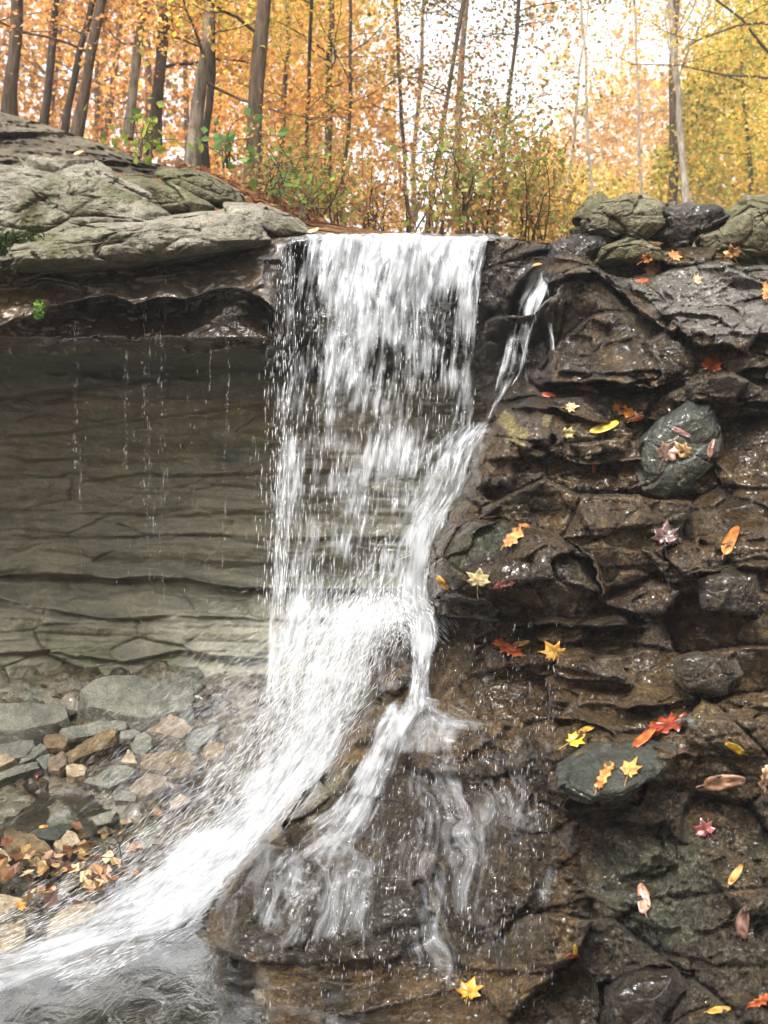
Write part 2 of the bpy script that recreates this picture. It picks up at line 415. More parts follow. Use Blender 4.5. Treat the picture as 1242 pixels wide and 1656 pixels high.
# ---- left alcove: overhanging ledge over a wall of thin shale layers
def build_cliff():
    pxs = np.arange(-420, 905, 2.2); pys = np.concatenate((np.arange(378, 1200, 2.0), np.arange(1200, 1330, 6)))
    px, py = np.meshgrid(pxs, pys)
    top = lint(px, [(-420, 380), (0, 400), (300, 400), (380, 398), (440, 388), (490, 379), (640, 377), (800, 380), (905, 396)])
    top = top + 2.5 * vnoise(np.stack((px / 18, px * 0, px * 0), -1), 3)
    py = top + (py - 378) * (1330 - top) / (1330 - 378)
    D = lint(py, [(378, 4.62), (400, 4.56), (440, 4.46), (500, 4.38), (545, 4.36), (575, 4.62), (600, 4.95), (640, 5.08), (760, 5.2), (900, 5.26), (930, 5.3), (1000, 5.16), (1120, 5.0), (1330, 4.75)])
    D = D + smooth(445, 500, px) * smooth(385, 420, py) * (1 - smooth(540, 640, py)) * .42
    D = D - .25 * smooth(200, -420, px) + .06 * np.sin(px / 140.)
    # glossy band: front face slopes out to a ragged edge, then undercut
    e1 = [(-420, 545), (0, 528), (50, 510), (90, 497), (150, 478), (180, 470), (215, 488), (255, 478), (300, 482), (340, 470), (380, 466), (420, 478), (445, 505)]
    D += ledge(px, py, e1, .24, 85, 60, 15)
    D += ledge(px, py, [(-420, 470), (0, 462), (90, 455), (170, 462), (215, 455), (300, 440)], .05, 22, 20, 15)
    D += ledge(px, py, [(-420, 560), (0, 572), (120, 580), (240, 590), (340, 570), (440, 548)], .10, 50, 30, 10)
    for ln, a, u, d_ in ([[(-420, 650), (0, 642), (100, 628), (230, 612), (330, 600), (450, 592), (900, 590)], .13, 45, 26],
                         [[(-420, 712), (0, 702), (60, 700), (150, 688), (300, 668), (400, 655), (460, 648)], .05, 30, 18],
                         [[(120, 775), (240, 765), (330, 768), (450, 760), (800, 755)], .045, 30, 15],
                         [[(0, 735), (60, 742), (120, 738)], .05, 25, 15],
                         [[(-420, 830), (0, 822), (150, 826), (260, 832), (440, 826), (800, 830)], .03, 25, 12],
                         [[(-420, 868), (0, 862), (150, 868), (330, 862), (460, 870), (800, 868)], .045, 25, 14],
                         [[(-420, 920), (0, 928), (120, 930), (190, 936), (250, 932), (300, 934), (360, 945), (440, 952), (800, 955)], .11, 32, 26],
                         [[(-420, 975), (0, 968), (90, 985), (160, 1000), (280, 992), (440, 1000), (800, 1005)], .06, 25, 18],
                         [[(-420, 1060), (0, 1055), (90, 1052), (200, 1070), (290, 1052), (440, 1066), (800, 1060)], .07, 30, 20],
                         [[(0, 1098), (110, 1104), (160, 1110), (330, 1100), (440, 1090)], .06, 24, 18]):
        D += ledge(px, py, ln, a * .5, u, d_, 20, .3)
    P = at(px, py, D).reshape(-1, 3)
    wall = smooth(560, 620, py).ravel()
    wz = P[:, 2] + .06 * vnoise(P * .9, 2) + .012 * vnoise(P * 4, 4) + .03 * P[:, 0]
    st = vnoise(np.stack((P[:, 0] * .8, P[:, 1] * .3, wz * 15), -1), 7) * .022 + vnoise(np.stack((P[:, 0] * 2.5, P[:, 1], wz * 55), -1), 8) * .006
    bl = blocks(P, (.42, .5, .13), 11, .026, 1.0, .45, .05)
    ov = blocks(P, (.30, .4, .2), 21, .06, 1.0, .3, .1) + .03 * ridge(P * 6, 4, 9) + .012 * fbm(P * 30, 3, 4)
    low = smooth(960, 1080, py).ravel()
    off = wall * (st * (1 + low) + bl * (.75 + 1.2 * low) + .012 * fbm(P * 9, 4, 3)) + (1 - wall) * ov * .8
    edge = smooth(0, 14, (py - top)).ravel()
    P = at(px, py, D - off.reshape(D.shape) * np.maximum(edge.reshape(D.shape), .15))
    # top surface runs back from the rim
    back = []
    for k, dy in enumerate((2.6, 1.4, .8, .5, .3, .2, .12, .06, .03)):
        q = P[0].copy(); q[:, 1] += dy; q[:, 2] += .006 * min(k, 1) - .004 * dy + .02 * vnoise(q * 4, 3) * min(dy * 4, 1); q[:, 0] *= (1 + dy / 5); back.append(q)
    P = np.concatenate((np.array(back), P))
    nb = len(back); nr = P.shape[0]; nc = P.shape[1]
    # colours: rgb, alpha = how far it replaces the shale
    c = np.zeros((nr, nc, 4)); X = px; Yy = py
    C = np.zeros(X.shape + (4,))
    def put(mask, rgb, a):
        m = mask[..., None]; C[..., :3] = C[..., :3] * (1 - m) + np.array(rgb) * m; C[..., 3] = np.maximum(C[..., 3] * (1 - mask), 0) + a * mask
    ub = 1 - smooth(548, 585, Yy + 8 * vnoise(np.stack((X / 40, Yy / 40, X * 0), -1), 2))
    put(ub, (.034, .022, .014), 1)  # dark wet brown ledge; the shade beneath it is put into this colour
    put(ub * (1 - smooth(455, 540, Yy + 14 * vnoise(np.stack((X / 25, Yy / 25, X * 0), -1), 4))), (.075, .056, .042), 1)  # wet sheen of the upper band painted as a lighter brown
    put(ub * smooth(120, -20, X + 30 * vnoise(np.stack((X / 30, Yy / 30, X * 0), -1), 6)), (.10, .065, .022), 1)
    put(ub * smooth(445, 480, X), (.03, .026, .022), 1)
    g = (smooth(560, 600, Yy) * (1 - smooth(600, 650, Yy + X * .06)))
    put(g * .9, (.055, .06, .045), .9)
    dk = np.zeros(X.shape)  # shade in the recesses below the ledges, painted as dark lines
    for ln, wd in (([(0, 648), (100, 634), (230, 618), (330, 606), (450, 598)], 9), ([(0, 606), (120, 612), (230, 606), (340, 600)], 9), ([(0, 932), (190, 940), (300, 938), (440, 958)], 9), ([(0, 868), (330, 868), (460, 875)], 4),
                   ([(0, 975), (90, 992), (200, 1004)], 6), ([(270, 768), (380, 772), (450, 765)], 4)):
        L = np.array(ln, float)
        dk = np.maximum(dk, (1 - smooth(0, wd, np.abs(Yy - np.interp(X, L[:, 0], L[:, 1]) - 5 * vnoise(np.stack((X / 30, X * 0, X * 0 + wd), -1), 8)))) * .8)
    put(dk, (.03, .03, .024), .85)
    put((1 - smooth(0, 40, np.hypot(X - 368, (Yy - 738) * 1.6))) * .9, (.035, .05, .045), .9)
    put(smooth(635, 655, Yy) * (1 - smooth(760, 800, Yy)) * smooth(-.35, .2, vnoise(np.stack((X / 60, Yy / 25, X * 0), -1), 12)) * .7, (.235, .185, .105), .8)
    mm = smooth(960, 1060, Yy) * smooth(-.15, .4, vnoise(np.stack((X / 55, Yy / 30, X * 0), -1), 13))
    put(mm * .7, (.10, .115, .045), .75)
    put(smooth(1000, 1050, Yy) * smooth(.1, .5, vnoise(np.stack((X / 70, Yy / 25, X * 0 + 4), -1), 15)) * .6, (.13, .105, .07), .7)
    c[nb:] = C; c[:nb] = (.05, .04, .03, 1)
    wet = np.zeros((nr, nc)); wet[nb:] = ub * .9; wet[:nb] = 1
    wet[nb:] = np.maximum(wet[nb:], .35 * smooth(430, 560, X))
    return mesh('cliff', P.reshape(-1, 3), gridfaces(nr, nc)[:, ::-1], M['cliff'], col=c.reshape(-1, 4), dens=wet.ravel())
tag(build_cliff(), 'layered grey shale wall hollowed out under a dark wet overhanging ledge', kind='structure')

# ---- the stepped wet outcrop on the right and the rocks under the cascade
SIL = [(370, 760), (640, 765), (665, 790), (690, 782), (760, 757), (820, 745), (855, 716), (890, 696), (950, 690), (1000, 700), (1008, 640), (1030, 606), (1060, 594), (1100, 596), (1118, 600),
       (1125, 588), (1160, 560), (1220, 545), (1260, 520), (1300, 492), (1340, 450), (1362, 420), (1385, 400), (1420, 365), (1450, 342), (1480, 328), (1510, 328), (1535, 345), (1548, 372), (1565, 400), (1600, 420), (1900, 420)]
CTRL = [(900, 400, 4.36), (1000, 418, 4.36), (1242, 418, 4.3), (1420, 415, 4.2), (1050, 490, 4.05), (1150, 520, 3.88), (1242, 545, 3.72), (1420, 555, 3.6), (920, 450, 4.12), (920, 600, 4.06), (1060, 600, 3.9),
        (760, 640, 4.35), (770, 500, 4.5), (800, 400, 4.55), (850, 540, 4.4), (850, 650, 3.92), (1000, 665, 3.8), (1242, 640, 3.62), (1420, 650, 3.45), (800, 700, 3.85), (900, 760, 3.62), (1100, 750, 3.5), (1242, 760, 3.36),
        (1420, 760, 3.2), (760, 840, 3.62), (860, 880, 3.4), (1000, 900, 3.3), (1242, 900, 3.15), (1420, 900, 3.0), (710, 930, 3.55), (850, 980, 3.32), (1000, 1000, 3.22), (1242, 1000, 3.05), (740, 1060, 3.55), (850, 1060, 3.36),
        (1000, 1070, 3.15), (1242, 1070, 3.0), (1420, 1060, 2.85), (640, 1015, 3.85), (640, 1110, 3.75), (600, 1170, 3.55), (700, 1180, 3.32), (850, 1175, 3.2), (1000, 1180, 3.02), (1242, 1180, 2.85), (560, 1280, 3.35),
        (700, 1280, 3.15), (900, 1280, 2.95), (1100, 1280, 2.8), (1242, 1300, 2.7), (1420, 1300, 2.55), (420, 1400, 3.2), (600, 1400, 3.02), (800, 1400, 2.88), (1000, 1420, 2.7), (1242, 1420, 2.52), (345, 1490, 3.1), (500, 1520, 2.95),
        (700, 1530, 2.78), (900, 1530, 2.64), (1100, 1540, 2.5), (1242, 1540, 2.35), (420, 1600, 2.78), (600, 1640, 2.62), (800, 1640, 2.5), (1000, 1656, 2.35), (1242, 1656, 2.2), (1420, 1656, 2.05), (420, 1900, 2.0), (800, 1900, 1.95), (1300, 1900, 1.7)]
BUMPS = [
    ([(900, 452), (968, 446), (1000, 478), (1040, 508), (1090, 540), (1125, 570), (1120, 606), (1060, 614), (960, 606), (905, 600)], .09, 9),
    ([(890, 540), (960, 545), (955, 608), (905, 604)], -.03, 8),  # outline (photo px), how far it stands out (m), edge softness px
    ([(780, 690), (800, 668), (850, 665), (900, 668), (890, 720), (840, 730), (830, 790), (770, 790), (758, 760)], .10, 14),
    ([(900, 690), (960, 675), (1040, 690), (1010, 730), (930, 745), (890, 730)], .07, 12),
    ([(700, 880), (730, 845), (800, 830), (880, 850), (960, 900), (985, 960), (950, 1000), (860, 985), (760, 980), (700, 965), (690, 920)], .22, 60),
    ([(760, 1045), (850, 1025), (920, 1040), (1010, 1060), (1010, 1100), (900, 1080), (790, 1085)], .07, 16),
    ([(840, 1150), (930, 1140), (1000, 1190), (1010, 1240), (870, 1230)], .05, 25),
    ([(600, 1060), (612, 1025), (645, 1012), (672, 1040), (668, 1100), (640, 1125), (602, 1118)], .09, 22),
    ([(594, 1128), (630, 1122), (640, 1150), (600, 1200), (575, 1200)], .08, 12),
    ([(650, 1170), (700, 1150), (780, 1160), (850, 1180), (870, 1230), (800, 1265), (680, 1250), (650, 1220)], .06, 45),
    ([(860, 1190), (940, 1180), (1050, 1200), (1100, 1215), (1090, 1260), (1020, 1310), (940, 1320), (880, 1290)], .09, 18),
    ([(345, 1450), (420, 1365), (560, 1370), (680, 1420), (720, 1500), (620, 1560), (380, 1560), (330, 1510)], .08, 90),
    ([(700, 1330), (850, 1330), (870, 1450), (800, 1520), (720, 1500)], .07, 30),
    ([(1100, 610), (1150, 600), (1242, 592), (1420, 590), (1420, 655), (1242, 655), (1120, 650)], .10, 12),
    ([(1040, 890), (1130, 870), (1140, 930), (1080, 950)], .06, 10),
    ([(1150, 880), (1420, 865), (1420, 920), (1200, 925)], .08, 10),
    ([(1000, 740), (1060, 735), (1060, 790), (1000, 790)], .05, 8),
    ([(940, 780), (1040, 790), (1060, 850), (960, 870), (930, 830)], .05, 12),
    ([(1080, 900), (1150, 905), (1130, 960), (1080, 955)], .05, 8),
    ([(1100, 1160), (1242, 1150), (1420, 1170), (1420, 1230), (1200, 1220), (1110, 1200)], .06, 16),
    ([(960, 1330), (1080, 1320), (1100, 1400), (1000, 1420)], .05, 18),
    ([(1120, 1390), (1242, 1370), (1420, 1400), (1420, 1470), (1200, 1480)], .05, 18),
    ([(970, 1590), (1060, 1560), (1130, 1570), (1090, 1640), (1040, 1750), (960, 1750)], -.10, 22),
    ([(1030, 468), (1110, 545), (1190, 540), (1210, 480), (1130, 500)], .05, 12),
]
LEDGES = [([(890, 452), (930, 440), (965, 442), (1000, 472), (1040, 502), (1090, 535), (1140, 562), (1185, 560), (1242, 575), (1420, 580)], .11, 60, 45),
          ([(890, 612), (940, 618), (1000, 622), (1060, 618), (1100, 606)], .16, 120, 26),
          ([(1060, 520), (1100, 500), (1160, 508), (1190, 530)], .08, 40, 30),
          ([(1095, 652), (1160, 660), (1242, 660), (1420, 665)], .12, 40, 24),
          ([(820, 664), (850, 658), (950, 675), (1060, 684)], .13, 34, 30),
          ([(800, 742), (860, 735), (960, 745), (1040, 740)], .09, 34, 26),
          ([(700, 992), (760, 1000), (830, 1006), (900, 1008), (960, 1018), (1040, 1010)], .20, 50, 50),
          ([(760, 1092), (850, 1084), (940, 1098), (1020, 1104)], .09, 34, 26),
          ([(1080, 905), (1110, 935), (1150, 925), (1242, 925), (1420, 930)], .08, 30, 24),
          ([(1050, 860), (1120, 868), (1242, 870)], .05, 26, 16),
          ([(940, 560), (1000, 548), (1050, 552)], .02, 20, 12),
          ([(900, 1130), (1000, 1145), (1150, 1130), (1242, 1140), (1420, 1140)], .09, 40, 26),
          ([(880, 1300), (960, 1330), (1060, 1315), (1110, 1250), (1130, 1215)], .05, 30, 24),
          ([(960, 1240), (1040, 1220), (1160, 1225), (1420, 1235)], .03, 20, 14),
          ([(620, 1210), (680, 1252), (780, 1268), (870, 1240)], .02, 30, 30),
          ([(330, 1545), (450, 1552), (600, 1550), (760, 1560), (900, 1570)], .03, 60, 20),
          ([(870, 1470), (960, 1450), (1040, 1490), (1120, 1500)], .04, 24, 18),
          ([(1120, 1500), (1242, 1480), (1420, 1490)], .04, 24, 18)]
OC = {}
def build_outcrop():
    nr = 740; pys = np.linspace(392, 1860, nr)
    nc = 560
    xs = lint(pys, [(y, x) for y, x in SIL]) + 3 * vnoise(np.stack((pys / 16, pys * 0, pys * 0), -1), 3)
    u = np.linspace(0, 1, nc)
    px = xs[:, None] + (1430 - xs[:, None]) * u[None]; py = np.repeat(pys[:, None], nc, 1)
    top = lint(px, [(700, 384), (800, 384), (895, 397), (960, 400), (1430, 400)])
    py = top + (py - 392) * (1860 - top) / (1860 - 392)
    D = rbf(CTRL, px, py)
    for pl, a, s_ in BUMPS:
        sdst = polydist(px, py, pl) + 4 * vnoise(np.stack((px / 14, py / 14, px * 0), -1), 8)
        t = np.clip(sdst / s_, 0, 1)
        D -= a * np.sqrt(1 - (1 - t) ** 2)
    for q_, (ln, a, up, dn_) in enumerate(LEDGES): D += ledge(px, py, ln, a * (1 if q_ in (0, 1, 6) else .62), up, dn_, 18)
    P = at(px, py, D).reshape(-1, 3)
    P0 = P
    # smooth, water-worn in the lower middle; blocky on the right
    worn = (smooth(900, 780, px) * smooth(980, 1100, py)).ravel()
    face = ((polydist(px, py, [(895, 445), (975, 440), (1040, 505), (1120, 560), (1130, 600), (1060, 612), (900, 606)]) > 0) * 1.0).ravel()
    k = 1 - .65 * worn - .35 * face
    low = smooth(1180, 1330, py).ravel() * (1 - worn)
    off = k * (blocks(P, (.36, .36, .23), 31, .165, 1.35, .3, .035) + blocks(P, (.16, .17, .11), 41, .042, 1.6, .4, .05) * (1 - .3 * low) + blocks(P, (.07, .07, .05), 43, .007, 1.5, .35, .08))
    off = off + (.002 + .022 * low) * ridge(P * 9, 3, 5) * (1 - .5 * worn) + .005 * fbm(P * 34, 4, 6, .6) * (1 + .5 * low) + .03 * fbm(P * 3.5, 3, 7)
    tz = (P[:, 2] + .35 * fbm(P * 1.3, 2, 77) * .1 - .05 * P[:, 0]) / .062; fr = tz - np.floor(tz)
    lay = _h(np.floor(tz).astype(np.int64), np.floor(P[:, 0] * 3.1 + 9).astype(np.int64) * 0, np.zeros(len(P), np.int64), 7)
    off = off + (1 - .7 * worn) * smooth(-.3, .3, vnoise(P * 2.3, 71)) * (.009 * lay * (smooth(0, .12, fr) * (1 - smooth(.88, 1, fr))) + .006 * (1 - fr))
    off += low * blocks(P, (.055, .055, .045), 51, .016, 1.2, .4, .15)
    D2 = D - off.reshape(D.shape)
    # nothing may stand in front of its own left edge: fold that edge back
    e = smooth(0, 26, px - xs[:, None]); D2 = D2 + .10 * (1 - np.sqrt(np.clip(e, 0, 1)))
    P = at(px, py, D2)
    ex = 10; side = []
    for q in range(ex, 0, -1):
        s_ = P[:, 0].copy(); s_[:, 1] += .05 * q ** 1.3; s_[:, 0] += .012 * q; side.append(s_)
    G = np.concatenate((np.stack(side, 1), P), 1)
    back = []
    for dy in (1.5, .9, .5, .3, .15, .06):
        q = G[0].copy(); q[:, 1] += dy; q[:, 2] += .01; back.append(q)
    G = np.concatenate((np.array(back), G), 0)
    C = np.zeros(px.shape + (4,))
    def put(mask, rgb, a):
        m = mask[..., None]; C[..., :3] = C[..., :3] * (1 - m) + np.array(rgb) * m; C[..., 3] = C[..., 3] * (1 - mask) + a * mask
    def area(pl, rgb, a=.85, soft=18):
        sdst = polydist(px, py, pl) + 9 * vnoise(np.stack((px / 17, py / 17, px * 0), -1), 9); put(smooth(-soft * .3, soft, sdst), rgb, a)
    area([(760, 392), (895, 395), (900, 640), (780, 680), (750, 650)], (.02, .014, .008), .9)
    area([(905, 1330), (1430, 1300), (1430, 1900), (905, 1900)], (.075, .065, .042), .55, 60)
    area([(895, 445), (975, 440), (1040, 505), (1120, 560), (1130, 600), (1060, 618), (900, 612)], (.05, .034, .014), .9)
    area([(905, 450), (975, 445), (985, 500), (975, 545), (950, 550), (935, 500)], (.13, .085, .028), .85, 22)
    area([(960, 545), (1010, 540), (1015, 590), (970, 605)], (.10, .058, .02), .8, 20)
    area([(940, 440), (1040, 420), (1242, 420), (1430, 420), (1430, 560), (1200, 560), (1130, 555), (1040, 495), (990, 455)], (.20, .185, .155), .95)
    area([(800, 670), (835, 665), (850, 700), (848, 730), (825, 725)], (.26, .21, .08), .95, 7)
    area([(876, 668), (896, 672), (890, 692), (876, 690)], (.22, .19, .08), .9, 5)
    area([(850, 650), (850, 622), (1060, 622), (1060, 680)], (.085, .075, .06), .7)
    area([(700, 880), (730, 845), (800, 830), (850, 850), (840, 900), (740, 935), (695, 950)], (.055, .062, .032), .85, 30)
    area([(1040, 1140), (1120, 1150), (1130, 1175), (1050, 1170)], (.28, .33, .28), .8, 12)
    area([(760, 800), (850, 760), (900, 800), (830, 840), (740, 850)], (.075, .052, .018), .8, 25)
    area([(1130, 935), (1225, 940), (1235, 1000), (1140, 985)], (.10, .09, .075), .8, 8)
    area([(960, 1340), (1130, 1330), (1180, 1450), (1120, 1560), (960, 1500)], (.10, .11, .07), .65, 50)
    area([(700, 1180), (820, 1180), (850, 1230), (720, 1250)], (.07, .045, .018), .8, 25)
    area([(470, 1260), (640, 1200), (900, 1210), (920, 1580), (560, 1580), (340, 1560)], (.032, .023, .012), .62, 50)
    area([(330, 1450), (420, 1365), (560, 1360), (720, 1420), (700, 1550), (380, 1550)], (.024, .022, .015), .8, 40)
    area([(480, 1300), (520, 1260), (560, 1240), (560, 1280), (500, 1330)], (.25, .23, .15), .8, 12)
    area([(690, 1380), (720, 1380), (730, 1560), (700, 1560)], (.11, .075, .02), .7, 14)
    rid = blocks(P0, (.36, .36, .23), 31, 0, None).reshape(px.shape + (3,)); rid2 = blocks(P0, (.16, .17, .11), 41, 0, None).reshape(px.shape + (3,))
    k1 = (.6 * rid[..., 2:3] + .4 * rid2[..., 2:3]); cc_ = np.array((.018, .0105, .0045)) * (1 - k1) + np.array((.185, .118, .05)) * k1
    gr = (rid2[..., 1:2] > .82) * .4; cc_ = cc_ * (1 - gr) + np.array((.10, .098, .082)) * gr
    fr_ = (1 - C[..., 3:4]) * .62; C = np.concatenate((C[..., :3] * (1 - fr_) + cc_ * fr_ if False else np.where(C[..., 3:4] < .3, cc_, C[..., :3]), np.maximum(C[..., 3:4], .6 * (C[..., 3:4] < .3))), -1)
    nb = len(back)
    c = np.zeros(G.shape[:2] + (4,)); c[nb:, ex:] = C; c[nb:, :ex] = C[:, :1]; c[:nb] = c[nb]
    OC['px'], OC['py'], OC['D'], OC['xs'], OC['pys'] = px, py, D2, xs, pys
    return mesh('outcrop', G.reshape(-1, 3), gridfaces(*G.shape[:2])[:, ::-1], M['outcrop'], col=c.reshape(-1, 4))
tag(build_outcrop(), 'stepped outcrop of glistening wet brown rock right of and under the cascade', kind='structure')
def ocY(x, y, r=14):
    """nearest surface distance of the outcrop around a photo pixel"""
    m = (np.abs(OC['px'] - x) < r) & (np.abs(OC['py'] - y) < r)
    return float(OC['D'][m].min()) if m.any() else 3.0
def oc_normal(x, y, r=16):
    m = (np.abs(OC['px'] - x) < r) & (np.abs(OC['py'] - y) < r)
    if m.sum() < 12: return Vector((0, -.6, .8))
    p = at(OC['px'][m], OC['py'][m], OC['D'][m]); q = p - p.mean(0)
    n = Vector(np.linalg.svd(q, full_matrices=False)[2][2])
    if n.y > 0: n = -n
    n = (n + Vector((0, -.25, .25))).normalized()
    return n

# ---- stream bed
BEDY = [1.9, 3.0, 3.62, 3.98, 4.35, 4.6, 4.85, 4.98, 5.4]; BEDZ = [-.015, -.015, -.01, .0, .07, .14, .26, .35, .42]
def build_bed():
    xs = np.arange(-4.2, 2.6, .016); ys = np.concatenate((np.arange(1.9, 5.4, .016),))
    x, y = np.meshgrid(xs, ys)
    z = np.interp(y, BEDY, BEDZ)
    P = np.stack((x, y, z), -1).reshape(-1, 3)
    z = z.ravel() + .05 * fbm(P * 2.3, 3, 2) + .55 * blocks(P, (.16, .2, .3), 71, .06, .8, .3, .12) + blocks(P, (.07, .08, .1), 75, .018, .9, .3, .15) + .008 * fbm(P * 25, 3, 4)
    pb = smooth(-.1, -.9, P[:, 0]) * smooth(3.0, 3.25, P[:, 1])
    z = z - .0 + pb * .03 - .03 * (1 - pb)
    P[:, 2] = z
    return mesh('streambed', P, gridfaces(*x.shape)[:, ::1], M['bed'])
tag(build_bed(), 'rocky stream bed of brown and greenish stone under shallow water', kind='structure')
g = 60.0
Vf = [(-g, -g, -.35), (g, -g, -.35), (g, 5.0, -.35), (-g, 5.0, -.35)]
tag(mesh('ground', Vf, np.array([[0, 1, 2, 3]]), M['bed']), 'valley floor beneath the falls', kind='structure')
def build_pool():
    xs = np.arange(-4.2, 2.2, .03); ys = np.arange(1.9, 4.75, .03)
    x, y = np.meshgrid(xs, ys)
    z = np.interp(y, [1.9, 3.5, 4.0, 4.35, 4.8], [-.02, -.008, .025, .095, .12])
    P = np.stack((x, y, z), -1).reshape(-1, 3); P[:, 2] += .008 * fbm(P * 7, 3, 5)
    return mesh('stream_water', P, gridfaces(*x.shape), M['pool'])
tag(build_pool(), 'shallow clear stream running over the stones below the falls', kind='structure')

# ---- forest floor on top of the falls, rising to the left
TOPL = [(-700, 60), (-300, 110), (-100, 160), (0, 181), (60, 197), (110, 214), (180, 238), (240, 262), (290, 271), (340, 286), (420, 316), (500, 352), (560, 366), (620, 374), (700, 380), (900, 392), (960, 380), (1300, 372), (2000, 372)]
def build_floor():
    pxs = np.concatenate((np.linspace(-700, -60, 60), np.arange(-55, 900, 3.0), np.linspace(905, 2000, 50)))
    v = np.linspace(0, 1, 110)
    top = lint(pxs, TOPL)
    bot = np.minimum(lint(pxs, [(-700, 420), (400, 410), (520, 392), (900, 402), (2000, 402)]), 430)
    py = top[None] * (1 - v[:, None]) + bot[None] * v[:, None]; px = np.repeat(pxs[None], len(v), 0)
    D = 6.6 - 1.85 * v[:, None] ** .8 - .0 * px
    P = at(px, py, D).reshape(-1, 3)
    wz = P[:, 2] + .12 * vnoise(P * 1.1, 3) - .22 * P[:, 0]
    st = vnoise(np.stack((P[:, 0] * .7, P[:, 1] * .7, wz * 11), -1), 17) * .11 + vnoise(np.stack((P[:, 0] * 2, P[:, 1] * 2, wz * 28), -1), 18) * .035
    off = (st + .05 * fbm(P * 7, 5, 3, .6) + .02 * ridge(P * 14, 4, 6) + blocks(P, (.35, .35, .12), 81, .06, 1.2, .4, .08)).reshape(D.shape)
    P = at(px, py, D - off)
    back = []
    for dy in (75, 55, 38, 26, 17, 11, 7, 4.5, 3, 2, 1.2, .7, .4, .2, .1):
        q = P[0].copy(); q[:, 1] += dy; q[:, 0] *= 1 + dy / 6.6
        q[:, 2] += -.10 * min(dy, .5) + .02 * dy * smooth(4, 20, dy) * 0 + .10 * vnoise(q * .6, 9) * min(dy, 1) - .02 * dy * smooth(0, -8, q[:, 0]) * (dy < 12)
        back.append(q)
    P = np.concatenate((np.array(back), P)); nb = len(back)
    a = np.zeros(P.shape[:2]); a[:nb] = 1
    a[:nb, pxs < 320] = .15
    a[nb:] = smooth(200, 330, px) * smooth(.0, .5, vnoise(P[nb:].reshape(-1, 3) * 5, 4).reshape(px.shape) - 1.6 * v[:, None] + .55 + smooth(200, 420, px) * .9)
    col = np.zeros(P.shape[:2] + (4,)); col[..., 3] = a
    return mesh('forest_floor', P.reshape(-1, 3), gridfaces(*P.shape[:2])[:, ::-1], M['floor'], col=col.reshape(-1, 4))
tag(build_floor(), 'leaf strewn forest floor rising to a layered rock bank on the left', kind='structure')

# ================================================================ ROCKS
def star_rock(name, outline, Y, thick, mat, label, cat='boulder', group=None, seed=0, amp=.06, flat=2.6, tilt=0.0, facets=(.3, .3, .18), yslope=0.0, nth=300, nph=150):
    """closed boulder with this outline (photo px) at distance Y; thick = half depth in m"""
    O = np.array(outline, float); lo, hi = O.min(0), O.max(0)
    s = (hi - lo) / 2; c = (lo + hi) / 2
    cen = O.mean(0) * .5 + c * .5
    q = (O - cen) / s; flat = max(flat, 3.2)
    th = np.linspace(0, 2 * np.pi, nth, endpoint=False)
    dx, dy = np.cos(th), np.sin(th)
    r = np.zeros(nth)
    for i in range(len(q)):
        a, b = q[i], q[(i + 1) % len(q)]; e = b - a
        den = dx * e[1] - dy * e[0]; den = np.where(np.abs(den) < 1e-9, 1e-9, den)
        t = (a[0] * e[1] - a[1] * e[0]) / den; u = (a[0] * dy - a[1] * dx) / den
        r = np.where((t > 0) & (u >= -1e-6) & (u <= 1 + 1e-6), np.maximum(r, t), r)
    k = np.array([1, 2, 3, 2, 1.]); k /= k.sum()
    rp = np.concatenate((r[-2:], r, r[:2])); r = np.convolve(rp, k, 'valid')
    ph = np.linspace(0, np.pi, nph)
    ct, st = np.cos(ph), np.sin(ph)
    cc = np.sign(ct) * np.abs(ct) ** (2 / flat); ss = np.abs(st) ** (2 / flat)
    px = cen[0] + s[0] * (r * dx)[None] * ss[:, None]; py = cen[1] + s[1] * (r * dy)[None] * ss[:, None]
    Yc = Y + yslope * (py - cen[1]) / 100.
    base = at(px, py, Yc)
    D = -cc[:, None] * thick * np.ones_like(px)
    base[..., 1] += D
    # keep silhouettes: push along the view ray
    f = (base[..., 1] / Yc)[..., None]
    camp = np.array((0, 0, CAMZ)); P = at(px, py, Yc); P = camp + (P - camp) * f
    P = P.reshape(-1, 3); ce = P.mean(0); n = P - ce
    n[:, 1] *= (np.ptp(P[:, 0]) / max(np.ptp(P[:, 1]), .01)); n /= np.linalg.norm(n, axis=1)[:, None] + 1e-9
    o = blocks(P + seed, facets, seed + 3, amp, 1.2, .3, .07) + blocks(P + seed, np.array(facets) * .38, seed + 5, amp * .38, 1.2, .35, .08) + amp * .3 * fbm(P * 7 + seed, 4, seed) + .10 * amp * ridge(P * 22, 3, 3) + .07 * amp * fbm(P * 60, 3, 3)
    P = P + n * o[:, None]
    b = P[:, 2].min(); base_pt = (ce[0], ce[1], b)
    ob = mesh(name, P, gridfaces(nph, nth, True)[:, ::-1], mat, base=base_pt)
    return tag(ob, label, cat, group)
def z1(l, kx=3.251, ox=860, oy=300): return [(ox + a / kx, oy + b / kx) for a, b in l]

